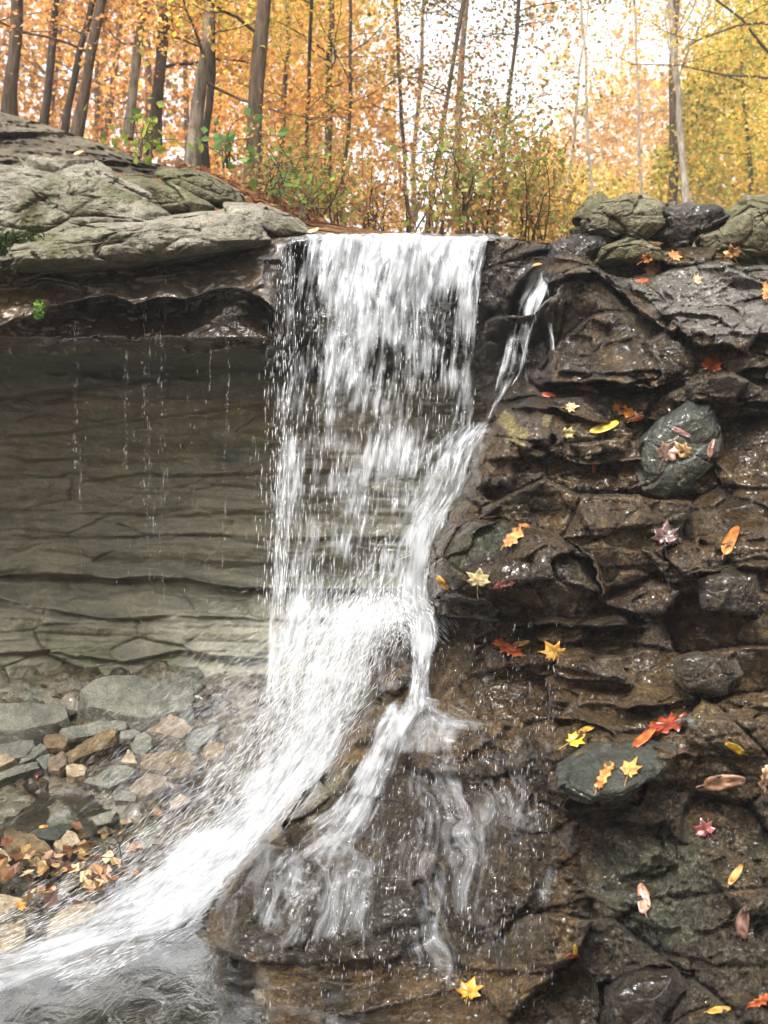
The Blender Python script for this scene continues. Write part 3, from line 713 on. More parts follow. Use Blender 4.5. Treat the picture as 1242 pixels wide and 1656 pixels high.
GL = 'limestone slabs on the bank left of the falls'
star_rock('boulder', [(-90, 300), (-40, 275), (40, 265), (100, 263), (150, 265), (175, 288), (220, 312), (268, 345), (262, 365), (180, 382), (90, 392), (0, 400), (-90, 400)], 4.72, .42, M['slab'],
          'large sloping grey limestone boulder with a pointed top, upper left of the falls', group=GL, seed=1, amp=.05, facets=(.45, .4, .25), yslope=-.10)
star_rock('boulder', [(-120, 408), (-40, 400), (30, 388), (90, 372), (160, 362), (250, 352), (330, 343), (385, 348), (418, 362), (440, 388), (400, 400), (330, 414), (240, 428), (120, 436), (0, 440), (-120, 442)], 4.5, .40, M['slab'],
          'long pale limestone slab lying right above the dark overhang', group=GL, seed=2, amp=.045, facets=(.4, .4, .2), yslope=-.10, nth=420)
star_rock('boulder', [(256, 282), (270, 274), (310, 276), (355, 290), (384, 308), (392, 328), (372, 336), (330, 330), (290, 316), (262, 300)], 5.15, .22, M['slab2'],
          'small rounded greenish boulder on the bank beneath the tree trunks', group=GL, seed=3, amp=.03)
star_rock('boulder', [(190, 292), (225, 284), (290, 306), (338, 332), (330, 350), (270, 350), (215, 325)], 5.05, .25, M['slab2'],
          'brown sloping slab with fallen leaves behind it, between two boulders', group=GL, seed=4, amp=.03)
star_rock('boulder', [(325, 350), (370, 333), (430, 334), (475, 352), (502, 378), (480, 388), (430, 390), (400, 376)], 4.85, .26, M['slab'],
          'low pale limestone slab reaching the left end of the waterfall lip', group=GL, seed=5, amp=.03)

FLT = 3.4
GT = 'boulders on top of the right ledge'
star_rock('boulder', z1([(262, 250), (262, 160), (340, 95), (480, 58), (560, 58), (690, 100), (700, 200), (590, 285), (430, 310), (300, 262)]), 4.5, .22, M['slab2'],
          'mossy green boulder standing highest at the left of the top right rocks', group=GT, seed=11, amp=.05)
star_rock('boulder', z1([(680, 115), (800, 108), (990, 98), (1065, 150), (1010, 215), (890, 262), (840, 330), (820, 390), (690, 385), (660, 300), (580, 275), (690, 215)]), 4.52, .2, M['dkrock'],
          'dark wet layered boulder between the mossy and the large grey one', group=GT, seed=12, amp=.05)
star_rock('boulder', z1([(862, 270), (1000, 212), (1100, 140), (1150, 98), (1300, 92), (1500, 110), (1560, 390), (1100, 395), (880, 390)]), 4.45, .22, M['slab2'],
          'large grey boulder with a green stain cut off by the right edge', group=GT, seed=13, amp=.035)
star_rock('boulder', z1([(66, 400), (75, 320), (140, 266), (250, 262), (385, 268), (412, 305), (340, 380), (240, 450), (130, 485), (90, 495)]), 4.38, .17, M['dkrock'],
          'dark glossy boulder beside the small side fall', group=GT, seed=14, amp=.035)
star_rock('boulder', z1([(320, 415), (370, 330), (500, 288), (590, 275), (690, 330), (690, 400), (500, 415)]), 4.34, .14, M['slab2'],
          'low yellow green mossy stone in front of the top right rocks', group=GT, seed=15, amp=.03)
GB = 'boulders set into the wet outcrop'
star_rock('boulder', [(1040, 712), (1070, 680), (1110, 656), (1148, 655), (1166, 690), (1172, 740), (1120, 790), (1075, 812), (1040, 795), (1030, 750)], ocY(1100, 740, 30) + .06, .13, M['grnrock'],
          'smooth grey green boulder with three large fallen leaves on it', group=GB, seed=21, amp=.016, facets=(.2, .2, .14))
star_rock('boulder', [(1130, 938), (1170, 925), (1222, 930), (1238, 960), (1240, 1005), (1200, 1005), (1135, 985)], ocY(1180, 960, 30) + .05, .10, M['dkrock'],
          'squarish grey brown block near the right edge', group=GB, seed=22, amp=.02, flat=4)
star_rock('boulder', [(1090, 1062), (1130, 1048), (1180, 1055), (1198, 1090), (1170, 1125), (1110, 1120), (1090, 1095)], ocY(1140, 1080, 30) + .05, .10, M['dkrock'],
          'rounded dark brown boulder in a hollow below the squarish block', group=GB, seed=23, amp=.02)
star_rock('boulder', [(905, 1235), (960, 1205), (1040, 1198), (1092, 1205), (1100, 1225), (1070, 1262), (1010, 1292), (950, 1300), (905, 1275)], ocY(1000, 1250, 30) + .03, .12, M['grnrock'],
          'flat topped greenish boulder carrying two curled orange leaves', group=GB, seed=24, amp=.02, facets=(.3, .3, .2), yslope=-.25)
star_rock('boulder', [(985, 1600), (1030, 1575), (1090, 1572), (1110, 1600), (1070, 1650), (1060, 1720), (980, 1720)], ocY(1040, 1640, 30) + .04, .10, M['dkrock'],
          'dark shadowed stone at the bottom edge of the outcrop', group=GB, seed=25, amp=.02)

# ---- rubble on the left bank: angular stones. outline = top face in photo px, at height z (m), slab thickness t
def rubY(py): return float(np.interp(py, [1060, 1085, 1120, 1190, 1250, 1330, 1400, 1460, 1500, 1560, 1600], [5.05, 4.96, 4.85, 4.6, 4.35, 3.98, 3.62, 3.34, 3.2, 2.97, 2.83]))
def slab_stone(outline, z, t, mat, label, seed, rise=0.0, name='stone', group='broken stones at the foot of the shale wall', lean=0.0):
    rnd = random.Random(seed)
    yc = sum(o[1] for o in outline) / len(outline); Yc = rubY(yc) - .09
    pts = [at(a, b, Yc + (rubY(b) - rubY(yc)) * .8 + rnd.uniform(-.012, .012)) for (a, b) in outline]
    c = np.mean(pts, 0)
    bm = bmesh.new()
    for p in pts:
        bm.verts.new(p)
        d = (p - c) * rnd.uniform(1.02, 1.18)
        bm.verts.new((c[0] + d[0] * .98, c[1] + d[1] + .04, p[2] - t * rnd.uniform(.9, 1.15)))
    ret = bmesh.ops.convex_hull(bm, input=bm.verts)
    bmesh.ops.delete(bm, geom=[v for v in bm.verts if not v.link_faces], context='VERTS')
    bmesh.ops.dissolve_limit(bm, angle_limit=R(8), verts=bm.verts, edges=bm.edges)
    ext = max(np.ptp([p[0] for p in pts]), .03)
    bmesh.ops.bevel(bm, geom=list(bm.edges), offset=min(.005, ext * .035), segments=2, affect='EDGES', profile=.6, clamp_overlap=True)
    bmesh.ops.triangulate(bm, faces=bm.faces)
    for _ in range(3): 
        es = [e for e in bm.edges if e.calc_length() > max(.02, ext * .09)]
        if not es: break
        bmesh.ops.subdivide_edges(bm, edges=es, cuts=1); bmesh.ops.triangulate(bm, faces=[f for f in bm.faces if len(f.verts) > 3])
    bm.normal_update()
    V = np.array([v.co[:] for v in bm.verts]); N = np.array([v.normal[:] for v in bm.verts])
    V = V + N * (.006 * fbm(V * 9 + seed, 3, seed) * min(1, ext * 5) + .004 * fbm(V * 45, 3, seed) + .003 * vnoise(V * np.array((10, 10, 120)), seed))[:, None]
    for v in bm.verts: v.index = v.index
    bm.verts.index_update(); F = np.array([[v.index for v in f.verts] for f in bm.faces]); bm.free()
    b = (c[0], c[1], V[:, 2].min())
    o = mesh(name, V, F, mat, base=b, smooth_=True)
    o.data.set_sharp_from_angle(angle=R(38))
    return tag(o, label, 'stone', group)
def za(l): return [(a / 3.653, 1080 + b / 3.653) for a, b in l]
def zb(l): return [(a / 2.484, 1000 + b / 2.484) for a, b in l]
G_, T_, O_, K_, W_ = M['greystone'], M['tanstone'], M['ochrestone'], M['pinkstone'], M['wetstone']
ST = [
 (za([(480, 130), (560, 60), (640, 38), (770, 40), (1100, 100), (1150, 130), (1130, 235), (980, 265), (860, 300), (700, 270), (520, 225)]), .16, .10, G_, 'largest flat grey slab leaning against the foot of the wall', .20),
 (za([(1142, 235), (1150, 130), (1200, 95), (1240, 130), (1235, 220)]), .2, .10, M['dkrock'], 'black pointed stone at the right end of the largest slab', .12),
 (za([(-160, 215), (0, 208), (385, 215), (400, 290), (330, 325), (130, 365), (-160, 372)]), .22, .10, G_, 'broad grey slab with a broken brown edge at the left frame edge', .06),
 (za([(-100, 465), (0, 455), (190, 430), (200, 465), (150, 520), (60, 540), (-100, 545)]), .15, .06, G_, 'flat green grey slab just below the broad slab at the left edge', .04),
 (za([(90, 575), (200, 470), (240, 445), (275, 478), (200, 530)]), .15, .05, G_, 'narrow bluish splinter of stone beside the flat green grey slab', .03),
 (za([(-60, 530), (0, 520), (50, 512), (88, 540), (0, 585), (-60, 600)]), .14, .05, T_, 'pale stone cut by the left edge above the wet flat', .02),
 (za([(-80, 660), (0, 620), (110, 572), (215, 548), (235, 588), (100, 630), (0, 665)]), .10, .05, G_, 'long grey slab edging the brown wet flat on the left', .03),
 (za([(205, 530), (290, 508), (300, 560), (272, 600), (240, 575)]), .12, .05, G_, 'small light grey block left of the pinkish stone', .02),
 (za([(252, 440), (262, 400), (350, 385), (400, 430), (380, 470), (275, 472)]), .17, .07, O_, 'ochre block under the left end of the green grey flagstone', .03),
 (za([(350, 372), (600, 300), (755, 325), (735, 362), (560, 402), (385, 430)]), .19, .05, G_, 'long green grey flagstone just below the largest slab', .04),
 (za([(375, 520), (480, 440), (590, 385), (655, 352), (690, 362), (680, 400), (600, 480), (410, 552)]), .17, .07, O_, 'rough orange brown wedge pointing up to the right', .06),
 (za([(275, 545), (370, 490), (400, 520), (388, 565), (345, 605), (290, 600)]), .12, .06, K_, 'pinkish stone left of the rough orange wedge', .03),
 (za([(390, 572), (430, 560), (507, 590), (500, 632), (440, 645), (392, 632)]), .09, .06, T_, 'small pale tan cube at the edge of the wet flat', .03),
 (za([(706, 395), (712, 366), (790, 360), (835, 380), (770, 424), (712, 420)]), .19, .05, G_, 'pale grey chip below the largest slab', .02),
 (za([(766, 450), (805, 390), (850, 376), (895, 402), (898, 470), (850, 512), (790, 500)]), .14, .08, G_, 'upright faceted grey block with an olive side face', .05),
 (za([(712, 556), (758, 482), (800, 520), (815, 566)]), .10, .05, T_, 'small pale triangle shaped stone under the upright grey block', .05),
 (za([(870, 372), (930, 320), (1000, 272), (1095, 300), (1140, 348), (1080, 418), (990, 380)]), .17, .09, K_, 'brown humped stone below the right part of the largest slab', .08),
 (za([(1095, 440), (1130, 380), (1242, 330), (1300, 350), (1240, 420), (1160, 490), (1105, 470)]), .15, .08, G_, 'tilted green grey block right of the humped stone', .05),
 (za([(835, 520), (930, 495), (1090, 488), (1165, 530), (1100, 585), (960, 600), (842, 598)]), .10, .08, O_, 'rust coloured blocky stone in the middle of the rubble', .06),
 (za([(488, 672), (570, 630), (680, 566), (800, 590), (790, 630), (640, 712)]), .07, .05, G_, 'wide flat green grey flagstone reaching into the water', .04),
 (za([(768, 700), (860, 622), (975, 630), (992, 690), (905, 720), (832, 768), (775, 740)]), .05, .06, K_, 'rough pinkish stone right of the wide flagstone', .04),
 (za([(985, 645), (1060, 590), (1130, 570), (1200, 580), (1100, 640), (1010, 655)]), .08, .06, O_, 'flat tan stone close to the spray', .03),
 (za([(1180, 500), (1242, 430), (1330, 440), (1320, 520), (1230, 550)]), .10, .07, O_, 'brown block half veiled by spray beside the tilted block', .04),
 (za([(666, 742), (720, 712), (805, 740), (800, 788), (735, 795), (672, 785)]), .035, .05, G_, 'rounded grey stone standing in the shallow water', .03),
 (za([(540, 885), (655, 832), (690, 850), (645, 915), (570, 928)]), .03, .04, G_, 'flat bluish grey flake just above the foaming ripple', .02),
 (za([(912, 840), (935, 825), (988, 878), (975, 902)]), .05, .04, K_, 'small reddish chip in the spray', .02),
 (za([(702, 895), (770, 880), (782, 912), (720, 925)]), .03, .03, T_, 'little pale stone in the shallow ripple', .02),
 (za([(1000, 790), (1060, 745), (1110, 760), (1060, 820), (1010, 830)]), .04, .05, T_, 'pale stone blurred by the spray near the white water', .02),
 (za([(20, 1050), (30, 985), (65, 955), (130, 970), (205, 985), (290, 1030), (318, 1085), (200, 1110), (60, 1115)]), .05, .10, O_, 'big orange brown stone in the lower left shallows', .09),
 (za([(315, 1045), (400, 958), (455, 980), (472, 1030), (360, 1085)]), .04, .06, T_, 'pale pointed stone beside the wet leaf pile', .07),
 (za([(165, 975), (240, 945), (400, 920), (432, 940), (330, 1020), (250, 1010)]), .02, .05, M['grnrock'], 'dark slate stone behind the big orange brown one', .03),
 (za([(170, 1140), (210, 1105), (290, 1110), (300, 1160), (220, 1190)]), .03, .05, O_, 'ochre wet stone in front of the big orange brown one', .03),
 (za([(-60, 1060), (0, 1060), (50, 1090), (80, 1150), (40, 1190), (-60, 1200)]), .04, .07, T_, 'light stone cut by the left edge beneath the big brown one', .04),
 (zb([(182, 1245), (225, 1180), (370, 1142), (392, 1165), (375, 1205), (240, 1262), (195, 1265)]), .05, .07, T_, 'long pale tan stone right beside the white water', .05),
 (zb([(-40, 1215), (0, 1200), (60, 1190), (105, 1225), (100, 1290), (40, 1335), (-40, 1345)]), .06, .09, T_, 'pale angular stone at the left edge just above the white water', .05),
 (zb([(-40, 1115), (10, 1105), (80, 1118), (104, 1150), (60, 1185), (-40, 1195)]), .07, .08, T_, 'flat yellowish stone under a red brown leaf clump at the left edge', .04),
 (zb([(240, 1085), (285, 1030), (355, 1025), (372, 1045), (320, 1068), (268, 1090)]), .04, .05, K_, 'slim pale orange stone between leaf pile and white water', .03),
 (zb([(385, 1160), (400, 1130), (450, 1120), (455, 1150), (410, 1190)]), .03, .04, K_, 'pinkish wet stone at the edge of the white water', .03),
 (zb([(105, 1110), (150, 1080), (215, 1085), (220, 1110), (140, 1130)]), .03, .05, O_, 'low olive brown stone in the shallows left of the leaf pile', .02),
]
for i, (ol, z, t, m_, lab, rise) in enumerate(ST):
    slab_stone(ol, z, t, m_, lab, 100 + i, rise)
# small gravel nobody could count
def gravel():
    rnd = np.random.RandomState(5); V = []; F = []; n = 0
    ico = np.array([(0, 0, 1), (.9, 0, .3), (.3, .85, .35), (-.75, .5, .3), (-.7, -.55, .35), (.3, -.85, .3), (.5, .4, -.6), (-.5, .4, -.6), (0, -.6, -.6)])
    bm = bmesh.new(); [bm.verts.new(c) for c in ico]; bmesh.ops.convex_hull(bm, input=bm.verts); bm.verts.index_update()
    IV = np.array([v.co[:] for v in bm.verts]); IF = np.array([[v.index for v in f.verts] for f in bm.faces]); bm.free()
    for _ in range(1300):
        x = rnd.uniform(-2.6, -.35); y = rnd.uniform(3.3, 5.0)
        if 3.95 < y < 4.3 and x < -1.0 and rnd.rand() < .8: continue
        s = rnd.uniform(.012, .04) * (1.3 if y > 4.2 else 1)
        v = IV * s * rnd.uniform(.6, 1.4, 3); a = rnd.uniform(0, 6.28)
        v = v @ np.array([[math.cos(a), math.sin(a), 0], [-math.sin(a), math.cos(a), 0], [0, 0, .7]])
        v += (x, y, float(np.interp(y, BEDY, BEDZ)) + s * .5)
        V.append(v); F.append(IF + n); n += len(IV)
    return mesh('gravel', np.concatenate(V), np.concatenate(F), M['wetstone'], smooth_=False)
tag(gravel(), 'small wet gravel between the larger stones', kind='stuff')

# ---- ray casting onto the finished rocks, to rest leaves on them
from mathutils.bvhtree import BVHTree
bpy.context.view_layer.update()
_dg = bpy.context.evaluated_depsgraph_get(); BV = []
for _o in sc.objects:
    if _o.type == 'MESH' and (_o.name.startswith('outcrop') or (_o.name.startswith('boulder') and _o.get('group') in (GB, GT))):
        BV.append((BVHTree.FromObject(_o, _dg), _o.matrix_world.copy()))
def hit(px, py):
    d = Vector(at(px, py, 1.0)) - Vector((0, 0, CAMZ)); d.normalize(); best = None
    for t_, m_ in BV:
        lc = m_.translation; h = t_.ray_cast(Vector((0, 0, CAMZ)) - lc, d)
        if h[0] is not None and (best is None or h[3] < best[2]): best = (h[0] + lc, h[1], h[3])
    return best
def rest(px, py, r=12):
    """distance and mean normal of the rock where a leaf lies"""
    P = []; N = Vector((0, 0, 0))
    for a in (-1, -.5, 0, .5, 1):
        for b in (-1, -.5, 0, .5, 1):
            h = hit(px + a * r, py + b * r)
            if h: P.append(h[0]); N += h[1]
    Pn = np.array([p[:] for p in P]); 
    return float(np.percentile(Pn[:, 1], 25)), N.normalized()

# smooth distance map of the outcrop for water that drapes over it
OGX = np.arange(320, 1426, 4.0); OGY = np.arange(404, 1850, 4.0)
def _og():
    ri = np.clip(np.searchsorted(OC['py'][:, 50], OGY), 1, OC['py'].shape[0] - 1)
    G = np.stack([np.interp(OGX, OC['px'][k], OC['D'][k]) for k in ri])
    m = G.copy()
    for dy in (-2, -1, 0, 1, 2):
        for dx in (-2, -1, 0, 1, 2): m = np.minimum(m, np.roll(np.roll(G, dy, 0), dx, 1))
    for _ in range(2):
        p = np.pad(m, 1, mode='edge'); m = (p[:-2, 1:-1] + p[2:, 1:-1] + p[1:-1, :-2] + p[1:-1, 2:] + 2 * p[1:-1, 1:-1]) / 6
    return m
OGD = _og()
def ogY(px, py):
    fx = np.clip((px - OGX[0]) / 4, 0, len(OGX) - 1.01); fy = np.clip((py - OGY[0]) / 4, 0, len(OGY) - 1.01)
    i, j = fy.astype(int), fx.astype(int); a, b = fy - i, fx - j
    return OGD[i, j] * (1 - a) * (1 - b) + OGD[i + 1, j] * a * (1 - b) + OGD[i, j + 1] * (1 - a) * b + OGD[i + 1, j + 1] * a * b
# ================================================================ WATER
def crom(T, n):
    T = np.array(T, float); m = len(T); t = np.linspace(0, m - 1, n); i = np.clip(t.astype(int), 0, m - 2); f = (t - i)[:, None]
    p0 = T[np.maximum(i - 1, 0)]; p1 = T[i]; p2 = T[i + 1]; p3 = T[np.minimum(i + 2, m - 1)]
    return .5 * (2 * p1 + (p2 - p0) * f + (2 * p0 - 5 * p1 + 4 * p2 - p3) * f * f + (3 * p1 - p0 - 3 * p2 + p3) * f ** 3)
def strip(name, st, mat, kind_label, nv=160, nu=70, edge=(.12, .12), ends=(.02, .06), rough=.03, seed=0, push=0.0, bulge=0.0, holes=None, sink=0.0, wid=None, drape=None):
    """sheet of water through stations (xl,yl,Yl, xr,yr,Yr, density)"""
    S = crom(st, nv)
    u = np.linspace(0, 1, nu)[None, :, None]
    L = S[:, None, 0:3]; Rr = S[:, None, 3:6]
    q = L * (1 - u) + Rr * u
    px, py, Y = q[..., 0], q[..., 1], q[..., 2] - push
    Y = Y - bulge * np.sin(np.pi * u[..., 0])
    if drape is not None: Y = np.minimum(ogY(px, py) - drape, Y + .5)
    P = at(px, py, Y)
    mid = P[:, nu // 2]; seg = np.concatenate(([0], np.cumsum(np.linalg.norm(np.diff(mid, axis=0), axis=1))))
    W = wid or float(np.linalg.norm(P[:, -1] - P[:, 0], axis=1).mean())
    uu = np.repeat(u[..., 0], nv, 0); vv = np.repeat(seg[:, None], nu, 1)
    fl = np.stack((uu * W + seed * 3.7, vv, np.zeros_like(uu) + seed), -1)
    nz = fbm(np.stack((fl[..., 0] * 9, fl[..., 1] * 3, fl[..., 2]), -1), 3, seed) ; nz2 = fbm(np.stack((fl[..., 0] * 40, fl[..., 1] * 5, fl[..., 2]), -1), 2, seed + 5)
    P[..., 1] -= rough * nz + rough * .35 * nz2
    vn = np.linspace(0, 1, nv)[:, None]
    jag = .5 * vnoise(np.stack((vv * 6, vv * 0, vv * 0 + seed), -1), 3)
    e = smooth(0, edge[0], uu + edge[0] * .5 * jag) * smooth(0, edge[1], 1 - uu + edge[1] * .5 * jag)
    d = np.clip(S[:, 6:7], 0, 2) * e * smooth(0, ends[0] + 1e-6, vn) * smooth(0, ends[1], 1 - vn)
    if holes is not None:
        for hx, hy, rx, ry, k in holes:
            d = d * (1 - .75 * k * (1 - smooth(.1, 1.6, np.hypot((px - hx) / rx, (py - hy) / (1.5 * ry)) + .45 * vnoise(np.stack((px / 26, py / 34, px * 0 + seed), -1), 4))))
    if sink: d = d - sink * (nz * .5)
    return tag(mesh(name, P.reshape(-1, 3), gridfaces(nv, nu), mat, uv=fl.reshape(-1, 3), dens=np.clip(d, 0, 1.4).ravel()), kind_label, kind='structure')

HOLES = [(720, 545, 26, 60, .6), (630, 600, 40, 30, .55), (700, 665, 46, 34, .8), (560, 690, 50, 36, .6), (700, 800, 40, 34, .55), (620, 850, 60, 40, .6), (530, 790, 40, 50, .5),
         (510, 880, 60, 60, .5), (640, 930, 50, 36, .5), (560, 930, 50, 40, .6), (480, 460, 16, 60, .35), (505, 520, 18, 60, .5), (790, 410, 14, 30, .4), (500, 650, 20, 60, .5)]
# main curtain, three layers
strip('waterfall', [(484, 379, 4.66, 800, 379, 4.66, .8), (484, 382, 4.52, 800, 383, 4.50, .76), (482, 398, 4.47, 794, 400, 4.45, .66), (470, 470, 4.42, 782, 470, 4.40, .56), (458, 590, 4.38, 774, 590, 4.35, .50), (446, 700, 4.34, 768, 690, 4.30, .50),
      (436, 820, 4.30, 735, 800, 4.24, .54), (430, 930, 4.26, 712, 900, 4.18, .56), (426, 1020, 4.22, 700, 985, 4.12, .56), (420, 1120, 4.18, 650, 1060, 4.08, .5), (414, 1240, 4.12, 600, 1200, 4.05, .42)],
      M['fall'], 'broad curtain of white water dropping from the lip', nv=330, nu=110, edge=(.05, .03), ends=(.0, .08), rough=.03, seed=1, holes=HOLES)
strip('waterfall', [(500, 381, 4.50, 806, 383, 4.48, .7), (498, 400, 4.45, 796, 400, 4.42, .58), (484, 500, 4.36, 780, 490, 4.34, .48), (462, 640, 4.30, 772, 640, 4.27, .40), (446, 800, 4.22, 748, 780, 4.18, .48),
      (438, 950, 4.17, 705, 920, 4.10, .52), (430, 1080, 4.13, 660, 1030, 4.05, .42), (420, 1200, 4.08, 600, 1180, 4.02, .40)],
      M['fall'], 'second sheet of the falling curtain', nv=300, nu=100, edge=(.10, .05), ends=(.01, .08), rough=.06, seed=2, holes=HOLES)
strip('waterfall', [(520, 384, 4.47, 720, 384, 4.47, .5), (505, 470, 4.38, 730, 470, 4.36, .46), (480, 640, 4.28, 745, 640, 4.26, .34), (455, 820, 4.18, 720, 800, 4.16, .38), (440, 1000, 4.08, 690, 960, 4.06, .40), (430, 1150, 4.02, 600, 1120, 4.0, .38)],
      M['fall'], 'front sheet of the falling curtain', nv=260, nu=90, edge=(.2, .2), ends=(.02, .1), rough=.09, seed=3, holes=HOLES)
# thin threads left of the curtain
strip('waterfall', [(430, 395, 4.46, 486, 384, 4.46, .34), (432, 480, 4.40, 484, 470, 4.42, .40), (440, 600, 4.36, 480, 600, 4.38, .36), (436, 800, 4.3, 470, 800, 4.3, .34), (430, 1000, 4.2, 466, 1000, 4.2, .36), (420, 1200, 4.12, 460, 1200, 4.12, .3)],
      M['fall'], 'loose threads of water at the left edge of the curtain', nv=220, nu=30, edge=(.3, .2), ends=(.03, .06), rough=.03, seed=4)
# run of water down the edge of the outcrop
strip('cascade', [(736, 668, 4.14, 804, 680, 3.92, .42), (696, 700, 4.10, 790, 700, 3.86, .54), (656, 745, 4.08, 768, 745, 3.78, .52), (624, 800, 4.06, 752, 800, 3.74, .50), (596, 850, 4.04, 720, 850, 3.68, .56), (590, 900, 4.02, 700, 900, 3.62, .70),
      (572, 950, 4.0, 698, 950, 3.64, .66), (562, 985, 3.98, 706, 985, 3.64, .70), (560, 1015, 3.96, 710, 1015, 3.64, .40)],
      M['foam'], 'white water racing down the edge of the brown rock', nv=200, nu=70, edge=(.7, .12), ends=(.06, .16), rough=.06, seed=5)
strip('cascade', [(650, 975, 3.74, 712, 975, 3.66, .35), (648, 1000, 3.68, 714, 1000, 3.60, .62), (650, 1030, 3.64, 716, 1030, 3.54, .6), (652, 1060, 3.62, 708, 1060, 3.50, .58), (654, 1090, 3.58, 702, 1090, 3.46, .6),
      (648, 1120, 3.53, 702, 1120, 3.42, .58), (636, 1146, 3.46, 706, 1144, 3.36, .5), (620, 1170, 3.40, 700, 1166, 3.28, .3)],
      M['foam'], 'narrow bright fall between the small dark rock and the big bulge', nv=180, nu=60, edge=(.3, .22), ends=(.12, .2), rough=.04, seed=6)
# chute of foam running left
def chute(seed, push, dens, rough, grow=0):
    return [(520 - grow, 900, 4.15 - push, 650, 890, 3.95 - push, .15 * dens), (508 - grow, 950, 4.15 - push, 640, 940, 3.92 - push, .40 * dens), (490 - grow, 1005, 4.12 - push, 618, 990, 3.88 - push, .62 * dens), (476 - grow, 1070, 4.10 - push, 598, 1050, 3.84 - push, .62 * dens), (452 - grow, 1130, 4.08 - push, 582, 1130, 3.80 - push, .8 * dens),
            (416 - grow, 1200, 4.05 - push, 556, 1210, 3.74 - push, .9 * dens), (360 - grow, 1266, 4.02 - push, 500, 1300, 3.62 - push, 1.0 * dens), (296 - grow, 1326, 3.84 - push, 425, 1385, 3.38 - push, 1.0 * dens),
            (226 - grow, 1380, 3.58 - push, 350, 1462, 3.16 - push, 1.0 * dens), (134 - grow, 1438, 3.34 - push * .5, 300, 1505, 3.02 - push * .5, .88 * dens), (36 - grow, 1492, 3.08, 205, 1534, 2.92, .8 * dens), (-90, 1534, 2.96, 100, 1572, 2.80, .72 * dens), (-300, 1556, 2.86, -20, 1625, 2.6, .65 * dens), (-420, 1590, 2.7, -200, 1660, 2.5, .6 * dens)]
strip('rapid', chute(7, 0, .80, .05), M['foam'], 'white foaming chute sliding left from the foot of the falls', nv=260, nu=90, edge=(.55, .14), ends=(.22, .02), rough=.035, seed=7)
strip('rapid', chute(8, .10, .50, .05, 34), M['foam'], 'upper spray layer of the foaming chute', nv=220, nu=80, edge=(.45, .16), ends=(.24, .02), rough=.05, seed=8)
# water over the shelf and down the big low boulder
strip('cascade', [(628, 1128, 3.5, 706, 1126, 3.4, .4), (610, 1150, 3.40, 700, 1148, 3.30, .66), (594, 1180, 3.36, 680, 1178, 3.24, .62), (574, 1220, 3.30, 664, 1228, 3.18, .58), (540, 1272, 3.26, 648, 1288, 3.10, .56), (500, 1318, 3.20, 622, 1345, 3.02, .46), (448, 1352, 3.12, 600, 1400, 2.94, .34),
      (396, 1390, 3.02, 570, 1450, 2.88, .27), (350, 1440, 2.96, 520, 1510, 2.82, .22), (330, 1480, 2.96, 470, 1550, 2.82, .26)],
      M['foam'], 'braided white stream spilling left over the lower rocks', nv=240, nu=80, edge=(.25, .4), ends=(.1, .2), rough=.012, seed=9, drape=.02)
strip('cascade', [(660, 1126, 3.4, 702, 1124, 3.4, .40), (668, 1160, 3.4, 746, 1134, 3.3, .42), (690, 1188, 3.3, 790, 1150, 3.2, .36), (730, 1200, 3.3, 840, 1164, 3.2, .2)],
      M['foam'], 'swirl of foam sliding right across the shelf', nv=80, nu=44, edge=(.4, .45), ends=(.1, .4), rough=.01, seed=19, drape=.02)
# thin film of water that follows the outcrop (built from the rock surface itself, 1-2 cm proud)
def film(name, poly, lab, dens, seed, soft=40, lift=.012, lean=0.0, rows=(0, 10 ** 6)):
    px, py, D = OC['px'], OC['py'], OC['D']
    P0 = np.array(poly, float); lo, hi = P0.min(0), P0.max(0)
    x = np.arange(lo[0], hi[0], 3.0); y = np.arange(lo[1], hi[1], 3.0)
    gx, gy = np.meshgrid(x, y)
    # resample the rock distance on this grid (column-wise interpolation of the warped grid)
    ri = np.clip(np.searchsorted(py[:, 50], gy[:, 0]), 1, py.shape[0] - 1)
    Dg = np.stack([np.interp(x, px[r], D[r]) for r in ri])
    k = np.array([.1, .2, .4, .2, .1]); 
    for _ in range(3):
        Dp = np.pad(Dg, 2, mode='edge'); Dg = sum(k[i] * Dp[i:i + Dg.shape[0], 2:-2] for i in range(5))
        Dp = np.pad(Dg, 2, mode='edge'); Dg = sum(k[i] * Dp[2:-2, i:i + Dg.shape[1]] for i in range(5))
    sd_ = polydist(gx, gy, poly)
    xs = np.interp(gy, OC['pys'], OC['xs'])
    d = smooth(0, soft, sd_) * dens * smooth(-4, 10, gx - xs)
    sl = np.gradient(Dg, axis=0)
    Pw = at(gx, gy, Dg - lift)
    wv = .05 * fbm(Pw * 4, 3, seed); wv2 = .10 * fbm(Pw * 9, 2, seed + 2)
    d = d * (.72 + .5 * smooth(-.35, .35, fbm(Pw * np.array((7, 3, 3)), 3, seed + 4)))
    fl = np.stack((Pw[..., 0] + wv + lean * (gy - lo[1]) / 600., -(Pw[..., 2] - Pw[..., 1] * .6) * 1.5 + wv2, gx * 0 + seed), -1)
    return tag(mesh(name, Pw.reshape(-1, 3), gridfaces(*gx.shape), M['film'], uv=fl.reshape(-1, 3), dens=np.clip(d, 0, 1.2).ravel()), lab, kind='structure')
film('water_film', [(320, 1370), (420, 1345), (560, 1270), (640, 1200), (760, 1160), (900, 1180), (900, 1400), (880, 1600), (740, 1640), (560, 1560), (330, 1560)], 'thin veil of water trickling over the low dark rocks', .50, 21, lift=.022, soft=70)
film('water_film', [(330, 1440), (410, 1350), (560, 1340), (640, 1400), (600, 1520), (440, 1560), (330, 1530)], 'white water streaks over the rounded lower boulder', .50, 22, soft=30, lift=.022, lean=.3)
